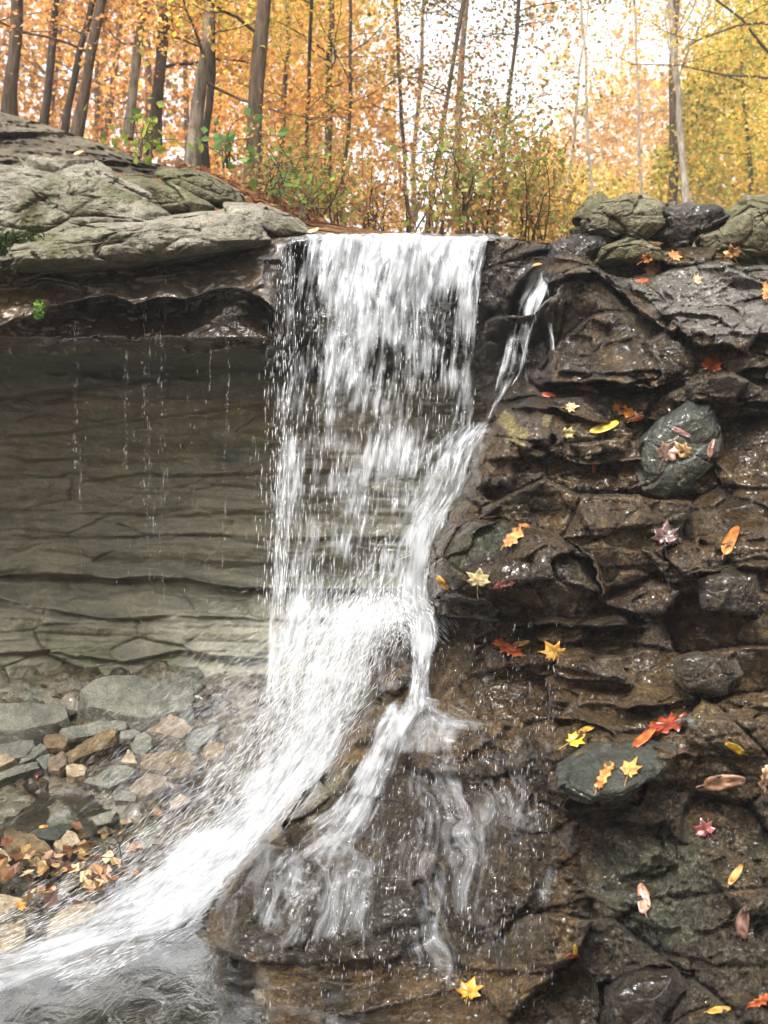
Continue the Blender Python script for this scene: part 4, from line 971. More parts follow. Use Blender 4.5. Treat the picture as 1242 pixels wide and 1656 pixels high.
film('water_film', [(560, 1150), (600, 1145), (700, 1140), (790, 1155), (860, 1180), (850, 1220), (740, 1230), (650, 1230), (590, 1200)], 'foam sliding across the shelf under the narrow fall', .66, 23, soft=20, lift=.015)
film('water_film', [(590, 1000), (690, 1000), (690, 1120), (600, 1130)], 'white threads over the small dark rock', .56, 24, soft=16, lift=.014)
film('water_film', [(690, 990), (740, 1030), (800, 1110), (840, 1170), (720, 1160), (690, 1110)], 'sprayed threads beside the narrow fall', .50, 25, soft=24, lean=-.6)
film('water_film', [(800, 1160), (960, 1180), (900, 1280), (930, 1420), (860, 1600), (780, 1560)], 'fine trickles over the lower middle rock', .46, 26, soft=40, lift=.014)
# small side fall
strip('side_fall', [(868, 436, 4.33, 890, 436, 4.32, .5), (850, 456, 4.30, 892, 462, 4.28, .50), (826, 500, 4.27, 880, 505, 4.25, .46), (812, 550, 4.24, 864, 552, 4.22, .42), (800, 610, 4.20, 842, 612, 4.18, .40), (790, 650, 4.14, 812, 655, 4.12, .45), (776, 690, 4.08, 800, 692, 4.05, .4)],
      M['fall'], 'thin side fall slanting down the dark rock right of the curtain', nv=150, nu=26, edge=(.2, .25), ends=(.04, .06), rough=.015, seed=11)
strip('side_fall', [(878, 455, 4.30, 890, 455, 4.28, .4), (882, 520, 4.20, 896, 520, 4.18, .46), (886, 570, 4.1, 900, 570, 4.1, .5), (886, 620, 4.02, 902, 620, 4.02, .4)],
      M['fall'], 'thinner right strand of the side fall', nv=80, nu=10, edge=(.3, .3), ends=(.1, .1), rough=.008, seed=12)
strip('side_fall', [(835, 420, 4.42, 860, 420, 4.42, .3), (832, 500, 4.36, 858, 500, 4.36, .36), (828, 600, 4.28, 870, 600, 4.2, .34), (824, 640, 4.2, 870, 640, 4.1, .3)],
      M['fall'], 'faint droplets over the dark rock beside the side fall', nv=80, nu=14, edge=(.3, .3), ends=(.1, .1), rough=.01, seed=13)
# ripples of broken water across the foreground shallows
def sheet(name, quad, dens, seed, lab, ang, mat='film'):
    (x0, x1, y0, y1) = quad
    x, y = np.meshgrid(np.arange(x0, x1, .02), np.arange(y0, y1, .02))
    P = np.stack((x, y, .022 + .012 * fbm(np.stack((x * 6, y * 6, x * 0), -1), 3, seed)), -1)
    u = (x * math.cos(ang) + y * math.sin(ang)); v = (-x * math.sin(ang) + y * math.cos(ang))
    e = smooth(0, .25, x - x0) * smooth(0, .25, x1 - x) * smooth(0, .2, y - y0) * smooth(0, .2, y1 - y)
    wv = .12 * fbm(np.stack((x * 2.5, y * 2.5, x * 0), -1), 3, seed + 2)
    fl = np.stack((u * .8 + wv, v * .9 + wv, x * 0 + seed), -1)
    return tag(mesh(name, P.reshape(-1, 3), gridfaces(*x.shape), M[mat], uv=fl.reshape(-1, 3), dens=(e * dens).ravel()), lab, kind='structure')
sheet('ripples', (-2.4, .9, 1.95, 3.1), .40, 31, 'broken foam streaks over the foreground shallows', R(-62))
sheet('ripples', (-2.2, -.7, 3.1, 3.9), .42, 32, 'light foam between the stones at the left bank', R(-50))

# drops and spray: short thin streaks, one mesh per zone
def streaks(name, n, fn, lab, seed, dens=(.35, .9)):
    rnd = np.random.RandomState(seed)
    P0, Dv, wd = fn(rnd, n)
    L = np.linalg.norm(Dv, axis=1)[:, None]; t = Dv / np.maximum(L, 1e-6)
    side = np.cross(t, np.array((0, 1.0, 0))); side /= np.linalg.norm(side, axis=1)[:, None] + 1e-9
    up = np.cross(t, side)
    a = P0 - Dv / 2; b = P0 + Dv / 2; w_ = wd[:, None]
    V = np.stack((a, P0 + side * w_, P0 - side * w_ * .5 + up * w_ * .85, P0 - side * w_ * .5 - up * w_ * .85, b), 1)
    k = np.arange(n)[:, None] * 5
    F = np.concatenate([k + np.array(f)[None] for f in ((0, 1, 2), (0, 2, 3), (0, 3, 1), (4, 2, 1), (4, 3, 2), (4, 1, 3))])
    dn = np.repeat(rnd.uniform(dens[0], dens[1], n), 5)
    return tag(mesh(name, V.reshape(-1, 3), F, M['drop'], dens=dn), lab, kind='stuff')
def f_main(rnd, n):
    y = 385 + (1000 - 385) * rnd.rand(n) ** .8; x = np.where(rnd.rand(n) < .3, rnd.normal(455, 14, n), 450 + 320 * rnd.rand(n)) 
    x = x - (y - 700) * .03
    Y = rnd.uniform(4.0, 4.4, n); l = rnd.uniform(.006, .075, n) * (.4 + .9 * (y - 380) / 600)
    D = np.stack((-.06 * l, -.02 * l, -l), -1); return at(x, y, Y), D, rnd.uniform(.0004, .0015, n)
streaks('water_drops', 2200, f_main, 'flying drops and threads in front of the curtain', 1)
def f_drip(rnd, n):
    cols = np.array([(262, 430, 990, 9), (240, 560, 900, 4), (233, 480, 820, 5), (122, 520, 760, 4), (131, 700, 960, 3), (204, 570, 760, 4), (340, 530, 640, 2), (368, 530, 700, 4), (250, 500, 1000, 14), (362, 700, 960, 5), (430, 520, 900, 10), (445, 450, 1000, 10), (410, 700, 1000, 14), (15, 530, 700, 3), (58, 540, 640, 4), (315, 560, 900, 30), (180, 560, 1100, 90), (300, 640, 1100, 90)])
    wgt = np.array([9, 4, 5, 5, 2, 4, 1, 3, 4, 2, 5, 9, 4, 1, 1, 2, 3, 4.]); c = cols[rnd.choice(len(cols), n, p=wgt / wgt.sum())]
    y = c[:, 1] + (c[:, 2] - c[:, 1]) * rnd.rand(n) ** 1.2; x = c[:, 0] + rnd.normal(0, 1, n) * c[:, 3] * .5
    l = rnd.uniform(.003, .03, n) * rnd.choice([1, 1, 2.6], n); D = np.stack((0 * l, 0 * l, -l), -1)
    return at(x, y, rnd.uniform(4.25, 4.5, n)), D, rnd.uniform(.0003, .001, n)
streaks('water_drips', 800, f_drip, 'thin strings of drips falling from the overhang', 2, (.08, .45))
def f_spray(rnd, n):
    # thrown up and left from the foot of the curtain
    s = rnd.rand(n); ang = R(1) * rnd.uniform(205, 250, n); r = np.abs(rnd.normal(0, 72, n)) + 6
    bx = np.interp(s, [0, .5, 1], [470, 400, 250]); by = np.interp(s, [0, .5, 1], [1060, 1200, 1320])
    x = bx - r * rnd.uniform(.5, 1.1, n) + rnd.normal(0, 40, n); y = by - r * .25 + rnd.normal(0, 45, n)
    l = rnd.uniform(.01, .09, n); sl = np.radians(rnd.normal(38, 12, n))
    D = np.stack((-np.cos(sl) * l, -.2 * l, -np.sin(sl) * l), -1)
    return at(x, y, rnd.uniform(3.75, 4.15, n)), D, rnd.uniform(.0004, .0013, n)
streaks('spray', 5500, f_spray, 'fine spray thrown out left of the foot of the falls', 3, (.04, .18))
def f_foam(rnd, n):
    s = rnd.rand(n) ** 1.7; k = rnd.rand(n)
    xl = np.interp(s, [0, .3, .55, .8, 1], [470, 400, 250, 80, -60]); yl = np.interp(s, [0, .3, .55, .8, 1], [1040, 1190, 1330, 1430, 1500])
    xr = np.interp(s, [0, .3, .55, .8, 1], [640, 560, 430, 300, 120]); yr = np.interp(s, [0, .3, .55, .8, 1], [1000, 1210, 1380, 1520, 1600])
    Yl = np.interp(s, [0, .3, .55, .8, 1], [3.95, 3.9, 3.8, 3.42, 3.1]); Yr = np.interp(s, [0, .3, .55, .8, 1], [3.7, 3.6, 3.4, 3.08, 2.8])
    j_ = np.interp(s, [0, .25, 1], [1, .35, .15]); x = xl + (xr - xl) * k + rnd.normal(0, 16, n) * j_; y = yl + (yr - yl) * k + rnd.normal(-18, 42, n) * j_; Y = Yl + (Yr - Yl) * k - rnd.uniform(.0, .16, n)
    sl = np.radians(rnd.normal(50, 14, n)) * np.interp(s, [0, .5, 1], [1.25, .85, .35]); l = rnd.uniform(.012, .08, n)
    D = np.stack((-np.cos(sl) * l, -.3 * l, -np.sin(sl) * l), -1)
    return at(x, y, Y), D, rnd.uniform(.0004, .0012, n)
streaks('foam_drops', 10000, f_foam, 'white drops bursting out of the foaming chute', 4, (.1, .55))
def f_burst(rnd, n):
    a = rnd.uniform(R(150), R(395), n) * 1.0; q = np.abs(rnd.normal(0, 1, n)); x = 628 + 52 * rnd.normal(0, 1, n); y = 1000 + 20 * rnd.normal(0, 1, n) + .0016 * (x - 628) ** 2
    l = rnd.uniform(.006, .04, n); dx = np.clip((x - 628) / 60, -1, 1); D = np.stack((dx * l * .8, -.3 * l, -(.55 + .4 * np.abs(dx)) * l), -1)
    return at(x, y, rnd.uniform(3.62, 3.8, n)), D, rnd.uniform(.0005, .0016, n)
streaks('foam_drops', 3200, f_burst, 'foam bursting where the curtain strikes the small dark rock', 14, (.2, .75))
def f_low(rnd, n):
    y = 1010 + 620 * rnd.rand(n); x = 480 + 420 * rnd.rand(n) - (y - 1200) * .12 * (rnd.rand(n) < .5)
    Y = np.array([ocY(a, b, 12) for a, b in zip(x, y)]) - rnd.uniform(.01, .10, n)
    l = rnd.uniform(.003, .026, n); D = np.stack((-.1 * l, -.1 * l, -l), -1)
    return at(x, y, Y), D, rnd.uniform(.0004, .0011, n)
streaks('trickle_drops', 1100, f_low, 'drops splashing over the lower rocks', 5, (.1, .55))

# ================================================================ FOREST
LEAF6 = np.array([(0, -.5), (.22, -.28), (.42, .0), (.2, .12), (0, .5), (-.2, .12), (-.42, .0), (-.22, -.28)])
def leaves(name, C, size, pal, seed, parent=None, flat=.35, base=None, droop=.0, lab=None, kind=None, pw=None, mat=None):
    """one mesh of single leaves at the points C"""
    rnd = np.random.RandomState(seed); C = np.asarray(C); n = len(C)
    nrm = rnd.normal(0, 1, (n, 3)); nrm[:, 2] += flat * 3; nrm /= np.linalg.norm(nrm, axis=1)[:, None]
    t = rnd.normal(0, 1, (n, 3)); t[:, 2] -= droop * 3; t -= nrm * (t * nrm).sum(1)[:, None]; t /= np.linalg.norm(t, axis=1)[:, None] + 1e-9
    b = np.cross(nrm, t); s = (size * rnd.uniform(.6, 1.35, n))[:, None, None]
    q = LEAF6[[0, 2, 4, 6]]; q4 = LEAF6[[0, 1, 2, 4, 6, 7]]
    V = C[:, None] + s * (q4[None, :, :1] * b[:, None] + q4[None, :, 1:] * t[:, None]) 
    V[:, [2, 4]] += nrm[:, None] * s * .10
    m = len(q4); k = np.arange(n)[:, None] * m
    F = [k + np.array([[0, 1, 2, 3]]), k + np.array([[0, 3, 4, 5]])]
    P = np.array(pal, float); i = rnd.choice(len(P), n, p=pw)
    c = P[i] * rnd.uniform(.65, 1.3, (n, 1)) * rnd.uniform(.92, 1.08, (n, 3))
    o = mesh(name, V.reshape(-1, 3), F, mat or M['leaf'], parent=parent, smooth_=False, col=np.repeat(c, m, 0), base=base)
    if lab or kind: tag(o, lab, None, None, kind)
    return o
def tube(paths, nside=8, seed=0, rough=.06):
    """list of (points, radii) -> V, F of one mesh"""
    V = []; F = []; off = 0
    for pts, rad in paths:
        p = np.array(pts, float); r = np.array(rad, float); n = len(p)
        tg = np.gradient(p, axis=0); tg /= np.linalg.norm(tg, axis=1)[:, None] + 1e-9
        ref = np.array((0, 1.0, 0.05)); a = np.cross(tg, ref); a /= np.linalg.norm(a, axis=1)[:, None] + 1e-9; b = np.cross(tg, a)
        th = np.linspace(0, 2 * np.pi, nside, endpoint=False)
        ring = p[:, None] + r[:, None, None] * (np.cos(th)[None, :, None] * a[:, None] + np.sin(th)[None, :, None] * b[:, None])
        if rough: ring += (r[:, None] * rough * 2 * vnoise(np.stack((ring[..., 0] * 14, ring[..., 1] * 14, ring[..., 2] * 3), -1), seed))[..., None] * (ring - p[:, None]) / (r[:, None, None] + 1e-6)
        V.append(ring.reshape(-1, 3)); F.append(gridfaces(n, nside, True) + off); off += n * nside
    return np.concatenate(V), np.concatenate(F)
def limb(rnd, p0, d, L, r0, n=7, wob=.18, lift=.12):
    p = [np.array(p0, float)]; d = np.array(d, float)
    for i in range(n):
        d = d + rnd.normal(0, wob, 3) * np.array((1, 1, .7)); d[2] += lift * .3; d /= np.linalg.norm(d)
        p.append(p[-1] + d * L / n)
    return np.array(p), r0 * np.linspace(1, .22, n + 1)
OR = [(.62, .28, .08), (.68, .36, .10), (.54, .22, .07), (.70, .44, .13), (.42, .22, .09)]
YE = [(.76, .52, .10), (.74, .42, .09), (.66, .52, .12), (.42, .45, .10), (.78, .60, .20)]
PK = [(.66, .38, .16), (.60, .30, .11), (.68, .45, .19), (.52, .30, .14)]
BR = [(.30, .18, .07), (.42, .24, .08), (.25, .17, .07), (.38, .29, .09), (.24, .24, .07)]
GR = [(.19, .27, .05), (.28, .34, .07), (.14, .22, .05), (.34, .33, .08)]
def tree(name, base, top, Y, wpx, bark, pal, lab, seed, nleaf=1500, lean=0.0, crown=(.18, .9), limbs=9, leafs=.075, spread=1.1, extra=2.5, nfork=0, group='trees on the bank above the falls', rise=.35, llen=1.0, clump=.17):
    rnd = np.random.RandomState(seed)
    b = at(base[0], base[1] + 14, Y); t = at(top[0], top[1], Y + lean)
    d = t - b; tt = t + d / np.linalg.norm(d) * extra
    n = 16; s = np.linspace(0, 1, n)[:, None]
    pts = b + (tt - b) * s; H = np.linalg.norm(tt - b)
    wig = np.cumsum(rnd.normal(0, .012, (n, 3)), 0) * H * .25; wig -= wig[0] * (1 - s) + s * wig[-1]; wig[:, 2] = 0
    pts = pts + wig
    r0 = wpx * pxm(Y) / 2 * .86
    rad = r0 * (1.0 - .45 * s[:, 0]) * (1 + .35 * np.exp(-s[:, 0] * 22))
    root = empty(name, b, lab, 'tree', group)
    V0, F0 = tube([(pts, rad)], 12, seed, .10)
    paths = []; tips = []
    for i in range(limbs):
        f = rnd.uniform(*crown); f = min(f, .97) if f < 1 else .97
        k = min(int(f * (n - 1)), n - 2); p0 = pts[k] + (pts[k + 1] - pts[k]) * (f * (n - 1) - k)
        a = rnd.uniform(0, 2 * np.pi); dr = (math.cos(a), .7 * math.sin(a), rnd.uniform(0.1, .8) * rise * 2)
        L = spread * rnd.uniform(.6, 1.3) * llen
        pp, rr = limb(rnd, p0, np.array(dr) / np.linalg.norm(dr), L, max(r0 * .28, .006)); paths.append((pp, rr)); tips += list(pp[3:])
        for j in range(3):
            q = pp[rnd.randint(2, 6)]; a2 = rnd.uniform(0, 2 * np.pi)
            p2, r2 = limb(rnd, q, (math.cos(a2), math.sin(a2) * .7, rnd.uniform(-.3, .6)), L * .5, max(r0 * .11, .004), 5); paths.append((p2, r2)); tips += list(p2[2:])
    V, F = tube(paths, 5, seed + 1, 0)
    mesh('trunk', np.concatenate((V0, V)), np.concatenate((F0, F + len(V0))), bark, parent=root, base=b)
    if nleaf:
        nleaf = int(nleaf * 3.6); leafs = leafs * .5
        T = np.array(tips); c = T[rnd.randint(0, len(T), nleaf)] + rnd.normal(0, clump, (nleaf, 3)) * rnd.choice([.35, 1, 1], nleaf)[:, None]
        leaves('crown', c, leafs, pal, seed + 2, parent=root, base=b)
    return root
T = tree
T('tree', (14, 178), (28, -10), 8.5, 24, M['bark'], OR, 'stout brown trunk at the far left edge of the wood', 1, 900)
T('tree', (70, 190), (90, -10), 9.2, 15, M['barkd'], OR, 'slim dark trunk second from the left edge', 2, 700)
T('tree', (104, 205), (152, -10), 8.8, 13, M['barkd'], OR, 'thin dark trunk leaning right, just left of a thicker leaning one', 3, 500)
T('tree', (122, 212), (168, -10), 8.6, 20, M['bark'], OR, 'leaning brown trunk crossing close behind the thin dark one', 4, 700)
T('tree', (206, 210), (242, -20), 9.0, 19, M['barkp'], OR, 'pale slightly leaning trunk right of the leaning pair', 5, 800)
T('tree', (250, 225), (270, -10), 9.4, 24, M['bark'], OR, 'straight grey brown trunk behind the green sapling', 6, 800)
T('tree', (306, 268), (338, -10), 7.6, 24, M['barkp'], OR, 'light brown trunk with a slight bend, left one of the close pair', 7, 900)
T('tree', (332, 272), (346, -10), 7.8, 15, M['barkd'], YE, 'dark slender trunk, right one of the close pair', 8, 400)
T('tree', (408, 300), (432, -10), 7.4, 30, M['bark'], YE, 'thickest trunk, dark and brown, between the close pair and the falls', 9, 1300)
T('tree', (528, 320), (536, -10), 10.5, 13, M['bark'], YE, 'slim trunk standing over the left end of the falls', 10, 700)
T('tree', (498, 330), (508, 60), 8.6, 7, M['barkd'], BR, 'very thin dark sapling trunk left of the slim trunk over the falls', 11, 420, leafs=.06)
T('tree', (556, 370), (560, 60), 9.5, 8, M['bark'], YE, 'thin brown sapling just right of the slim trunk over the falls', 12, 500)
T('tree', (688, 372), (748, -10), 8.2, 9, M['bark'], BR, 'thin dark tree leaning right above the middle of the falls', 13, 1500, crown=(.25, 1.0), limbs=13, leafs=.07, spread=.9)
T('tree', (664, 385), (640, 40), 10.5, 8, M['barkd'], OR, 'thin tree with orange leaves left of the leaning tree above the falls', 14, 900, limbs=10)
T('tree', (800, 392), (842, 20), 8.6, 8, M['bark'], BR + GR[:1], 'small brown leaved tree above the right end of the falls', 15, 1100, crown=(.08, .6), limbs=12, leafs=.065, spread=.8)
T('tree', (1112, 345), (1088, 60), 13.5, 14, M['barkh'], YE, 'tall pale trunk with bare forked limbs behind the top right rocks', 16, 160, limbs=11, crown=(.3, .95), spread=1.9, rise=.8)
T('tree', (1214, 345), (1206, 130), 16, 8, M['bark'], YE, 'small dark trunk with yellow green leaves at the right edge', 17, 1600, limbs=12, spread=2.2, leafs=.10, clump=.5, extra=3.5)
T('tree', (1040, 345), (1030, 130), 17, 6, M['barkh'], PK, 'thin pale trunk left of the tall pale tree', 18, 300, limbs=12, spread=1.8, leafs=.1)
T('tree', (1290, 330), (1262, 60), 12, 22, M['bark'], YE, 'bright yellow green maple reaching in from the right edge', 19, 4200, limbs=14, crown=(.05, 1.0), spread=2.1, leafs=.085, clump=.3)
T('tree', (452, 330), (470, 20), 11.5, 10, M['bark'], YE, 'thin yellow leaved tree right behind the thickest trunk', 20, 1200, limbs=12)
T('tree', (905, 392), (930, 190), 12.5, 5, M['barkh'], YE, 'small bare branched tree just left of the top right rocks', 21, 260, limbs=9, leafs=.07)
T('tree', (962, 392), (935, -60), 13, 6, M['barkh'], [(.22, .09, .045)] + BR[:3] + GR[:1], 'overhanging tree with reddish brown leaves at the top middle', 22, 260, limbs=8, crown=(.7, 1.0), spread=1.7, leafs=.075, rise=-.1)

# shrubs with their own stems
def shrub(name, px0, px1, pyb, pyt, Y, pal, lab, seed, nst=9, nleaf=600, leafs=.055, bark=None, cat='shrub', group='shrubs along the rim of the falls', curl=.1, droop=.6):
    rnd = np.random.RandomState(seed); b = at((px0 + px1) / 2, pyb + 6, Y); nleaf = int(nleaf * (1.7 if cat == 'shrub' else 1.6))
    root = empty(name, b, lab, cat, group); paths = []; tips = []
    for i in range(nst):
        a = at(rnd.uniform(px0, px1) * .6 + .4 * (px0 + px1) / 2, pyb + 10, Y + rnd.uniform(-.2, .2)); e = at(rnd.uniform(px0, px1), rnd.uniform(pyt, pyt + (pyb - pyt) * .5), Y + rnd.uniform(-.5, .5))
        n = 7; s = np.linspace(0, 1, n)[:, None]; p = a + (e - a) * s + np.cumsum(rnd.normal(0, .03, (n, 3)), 0) * s
        paths.append((p, np.linspace(.007, .002, n))); tips += list(p[2:])
        for j in range(2):
            p2, r2 = limb(rnd, p[rnd.randint(2, n)], rnd.normal(0, 1, 3) * (1, .6, .6), rnd.uniform(.15, .4), .003, 4); paths.append((p2, r2)); tips += list(p2[1:])
    V, F = tube(paths, 4, seed, 0); mesh('stems', V, F, bark or M['bark'], parent=root, base=b)
    Tt = np.array(tips); c = Tt[rnd.randint(0, len(Tt), nleaf)] + rnd.normal(0, curl, (nleaf, 3))
    leaves('foliage', c, leafs * (.62 if cat == 'shrub' else .55), pal, seed + 5, parent=root, base=b, flat=.1, droop=droop)
    return root
S = shrub
S('shrub', 395, 480, 330, 215, 6.8, BR, 'brownish shrub at the foot of the thickest trunk', 31, 9, 420)
S('shrub', 470, 570, 362, 240, 6.6, BR + GR[:2], 'loose brown and green shrub above the left end of the falls', 32, 12, 620)
S('shrub', 560, 640, 374, 260, 7.0, [(.3, .19, .1)] + BR[:2], 'sparse pale brown brush with the sky behind it', 33, 12, 260, leafs=.045)
S('shrub', 640, 735, 382, 230, 6.8, BR, 'brown twiggy shrub above the middle of the falls', 34, 12, 480)
S('shrub', 720, 830, 386, 215, 6.4, BR + GR[:1], 'tall olive brown shrub right of the middle of the falls', 35, 13, 760, leafs=.06)
S('shrub', 815, 900, 390, 230, 6.6, BR + GR[:1], 'dense drooping brown leaved shrub at the right end of the falls', 36, 12, 640, leafs=.06)
S('shrub', 890, 955, 392, 300, 8.5, YE[:3] + BR[:2], 'low yellowish shrub beside the mossy boulder', 37, 10, 420)
S('seedling', 195, 262, 245, 185, 6.3, [(.24, .30, .05), (.34, .36, .08), (.17, .25, .05)], 'bright yellow green seedling growing at the edge of the rock bank', 38, 6, 40, leafs=.11, cat='plant', group='green seedlings on the bank', curl=.05, droop=.2)
S('seedling', 340, 380, 262, 190, 6.4, [(.12, .22, .07), (.17, .27, .09)], 'blue green seedling with broad leaves left of the thickest trunk', 39, 4, 18, leafs=.13, cat='plant', group='green seedlings on the bank', curl=.04, droop=.2)
S('seedling', 470, 505, 345, 282, 6.0, [(.2, .29, .06), (.16, .26, .05)], 'upright light green seedling at the left end of the falls', 40, 4, 26, leafs=.09, cat='plant', group='green seedlings on the bank', curl=.04, droop=.5)
S('seedling', 735, 775, 330, 255, 6.0, [(.24, .28, .09), (.32, .31, .12)], 'pale green leafed sprig in the middle of the brown shrubs', 41, 3, 16, leafs=.10, cat='plant', group='green seedlings on the bank', curl=.04, droop=.6)
S('seedling', 418, 470, 300, 262, 6.2, [(.2, .24, .1), (.17, .2, .07)], 'greyish green weeds at the base of the thickest trunk', 42, 5, 60, leafs=.05, cat='plant', group='green seedlings on the bank', curl=.05, droop=.4)

# far-off wood: nobody could count these
def far_wood():
    rnd = np.random.RandomState(77); out = []; cols = []
    def zone(n, x0, x1, Y0, Y1, topf, pal, pw=None, seed=0, gap=.0, cs=1.0, size=.0048, soft=True):
        k = int(n * 4); x = rnd.uniform(x0, x1, k); Y = rnd.uniform(Y0, Y1, k); y = rnd.uniform(-330, 402, k)
        P = at(x, y, Y); q = P * np.array((.75, .12, .85)) * cs
        d = fbm(q, 2, seed) + .8 * fbm(q * 3.7, 2, seed + 3)
        t = topf(x) + 26 * vnoise(np.stack((x / 38., Y * .3, x * 0), -1), seed)
        keep = (d > gap + 1.5 * smooth(t + 34, t - 50, y) + .10 * rnd.normal(0, 1, k) * soft)
        P = P[keep][:n]; i = rnd.choice(len(pal), len(P), p=pw)
        tone = np.clip(.5 + .6 * fbm(P * np.array((.9, .3, .9)), 3, seed + 9), 0, 1)[:, None]
        hue = smooth(-.3, .3, vnoise(P * np.array((.8, .3, .8)), seed + 12))[:, None]
        j = (i + 1 + (rnd.rand(len(P)) < .5)) % len(pal)
        c = np.array(pal)[i] * (1 - .5 * hue) + np.array(pal)[j] * .5 * hue
        c = c * (.42 + 1.05 * tone) * rnd.uniform(.75, 1.2, (len(P), 1))
        out.append(P); cols.append(c); szs.append(np.full(len(P), size) * P[:, 1])
    szs = []
    LO = [(.54, .28, .10), (.60, .34, .13), (.48, .23, .08), (.62, .40, .15), (.42, .24, .11)]
    allf = lambda x: x * 0 - 900
    zone(22000, -700, 520, 24, 30, allf, LO, seed=1, gap=-1.2, size=.0074)
    zone(58000, -600, 560, 13, 22, allf, OR + YE[1:2] + LO[:1], seed=2, gap=-.55, size=.0047)
    zone(4500, 450, 640, 24, 30, allf, LO + YE[1:2], seed=3, gap=-.25, size=.0075)
    zone(11000, 330, 650, 13, 23, allf, YE[:2] + OR[:4], seed=4, gap=.0, size=.0042)
    zone(4200, 640, 900, 13, 22, lambda x: np.interp(x, [640, 760, 900], [60, 130, 230]), BR[:2] + OR[:2] + PK[:1], seed=5, gap=.35)
    zone(3000, 560, 900, 20, 28, lambda x: x * 0 + 300, LO, seed=6, gap=.1, size=.0065)
    zone(14000, 850, 1750, 34, 44, lambda x: np.interp(x, [850, 900, 960, 1020, 1100, 1200, 1350], [290, 215, 150, 120, 135, 60, 40]), PK + LO[:2], seed=7, gap=-.9, cs=.6, size=.0070)
    zone(24000, 850, 1750, 26, 34, lambda x: np.interp(x, [850, 900, 960, 1020, 1100, 1200, 1350], [280, 205, 135, 110, 130, 60, 40]), PK + OR[3:4], seed=8, gap=-.1, cs=.7, size=.0034)
    zone(9000, 820, 1060, 16, 24, lambda x: np.interp(x, [820, 900, 1060], [310, 260, 300]), YE, seed=9, gap=-.3, size=.0042)
    zone(30000, 1040, 1800, 14, 20, lambda x: np.interp(x, [1040, 1090, 1130, 1190, 1242, 1400], [310, 190, 90, 30, -20, -60]), YE + GR[:2] + YE[3:4], seed=10, gap=-.25, size=.0048)
    zone(15000, 1060, 1800, 21, 25, lambda x: np.interp(x, [1040, 1090, 1130, 1190, 1242, 1400], [310, 210, 110, 40, -10, -60]), YE, seed=14, gap=-.7, size=.0075)
    C = np.concatenate(out); c = np.concatenate(cols); n = len(C)
    nrm = rnd.normal(0, 1, (n, 3)); nrm[:, 2] += .6; nrm /= np.linalg.norm(nrm, axis=1)[:, None]
    t = rnd.normal(0, 1, (n, 3)); t -= nrm * (t * nrm).sum(1)[:, None]; t /= np.linalg.norm(t, axis=1)[:, None]
    b = np.cross(nrm, t); s = (np.concatenate(szs) * rnd.uniform(.6, 1.4, n))[:, None, None]
    q = LEAF6[[0, 2, 4, 6]]
    V = C[:, None] + s * (q[None, :, :1] * b[:, None] + q[None, :, 1:] * t[:, None])
    V[:, [1, 3]] += nrm[:, None] * s * .1
    F = np.arange(n * 4).reshape(-1, 4)
    return tag(mesh('far_wood', V.reshape(-1, 3), F, M['leaf'], smooth_=False, col=np.repeat(c, 4, 0)), 'orange and yellow autumn foliage of the wood behind', kind='stuff')
far_wood()
def unseen_wood():
    """wood added out of view behind the camera to darken what the wet rocks mirror"""
    rnd = np.random.RandomState(8); n = 19000
    a = rnd.uniform(R(95), R(445 - 0), n) if False else rnd.uniform(R(100), R(440), n) * 1.0
    a = R(90) + rnd.uniform(R(62), R(298), n)
    d = rnd.uniform(9, 16, n); z = rnd.uniform(-.3, 11, n) * (1 + .25 * np.sin(a * 5))
    C = np.stack((np.cos(a) * d, np.sin(a) * d, z), -1)
    keep = fbm(C * .5, 2, 4) > -.25; C = C[keep]
    return leaves('unseen_wood', C, .42, OR + YE + BR, 9, flat=0, lab='unseen autumn wood added behind the viewer to darken reflections', kind='stuff')
unseen_wood()
def far_trunks():
    rnd = np.random.RandomState(9); paths = []
    for i in range(30):
        x = rnd.uniform(-150, 1300); 
        if x > 540 and rnd.rand() < .8: continue
        Y = rnd.uniform(15, 26); b = at(x, 400, Y); h = rnd.uniform(6, 10); r = rnd.uniform(.04, .11)
        n = 8; s = np.linspace(0, 1, n)[:, None]
        p = b + s * np.array((rnd.normal(.3, .5), 0, h)) + np.cumsum(rnd.normal(0, .05, (n, 3)), 0); paths.append((p, np.linspace(r, r * .4, n)))
        for j in range(5):
            pp, rr = limb(rnd, p[rnd.randint(2, n)], (rnd.choice([-1, 1]), 0, rnd.uniform(.2, 1)), rnd.uniform(.8, 2), r * .3, 5); paths.append((pp, rr))
    V, F = tube(paths, 6, 3, 0)
    return tag(mesh('far_trunks', V, F, M['bark']), 'thin trunks and limbs deep in the autumn wood', kind='stuff')
far_trunks()
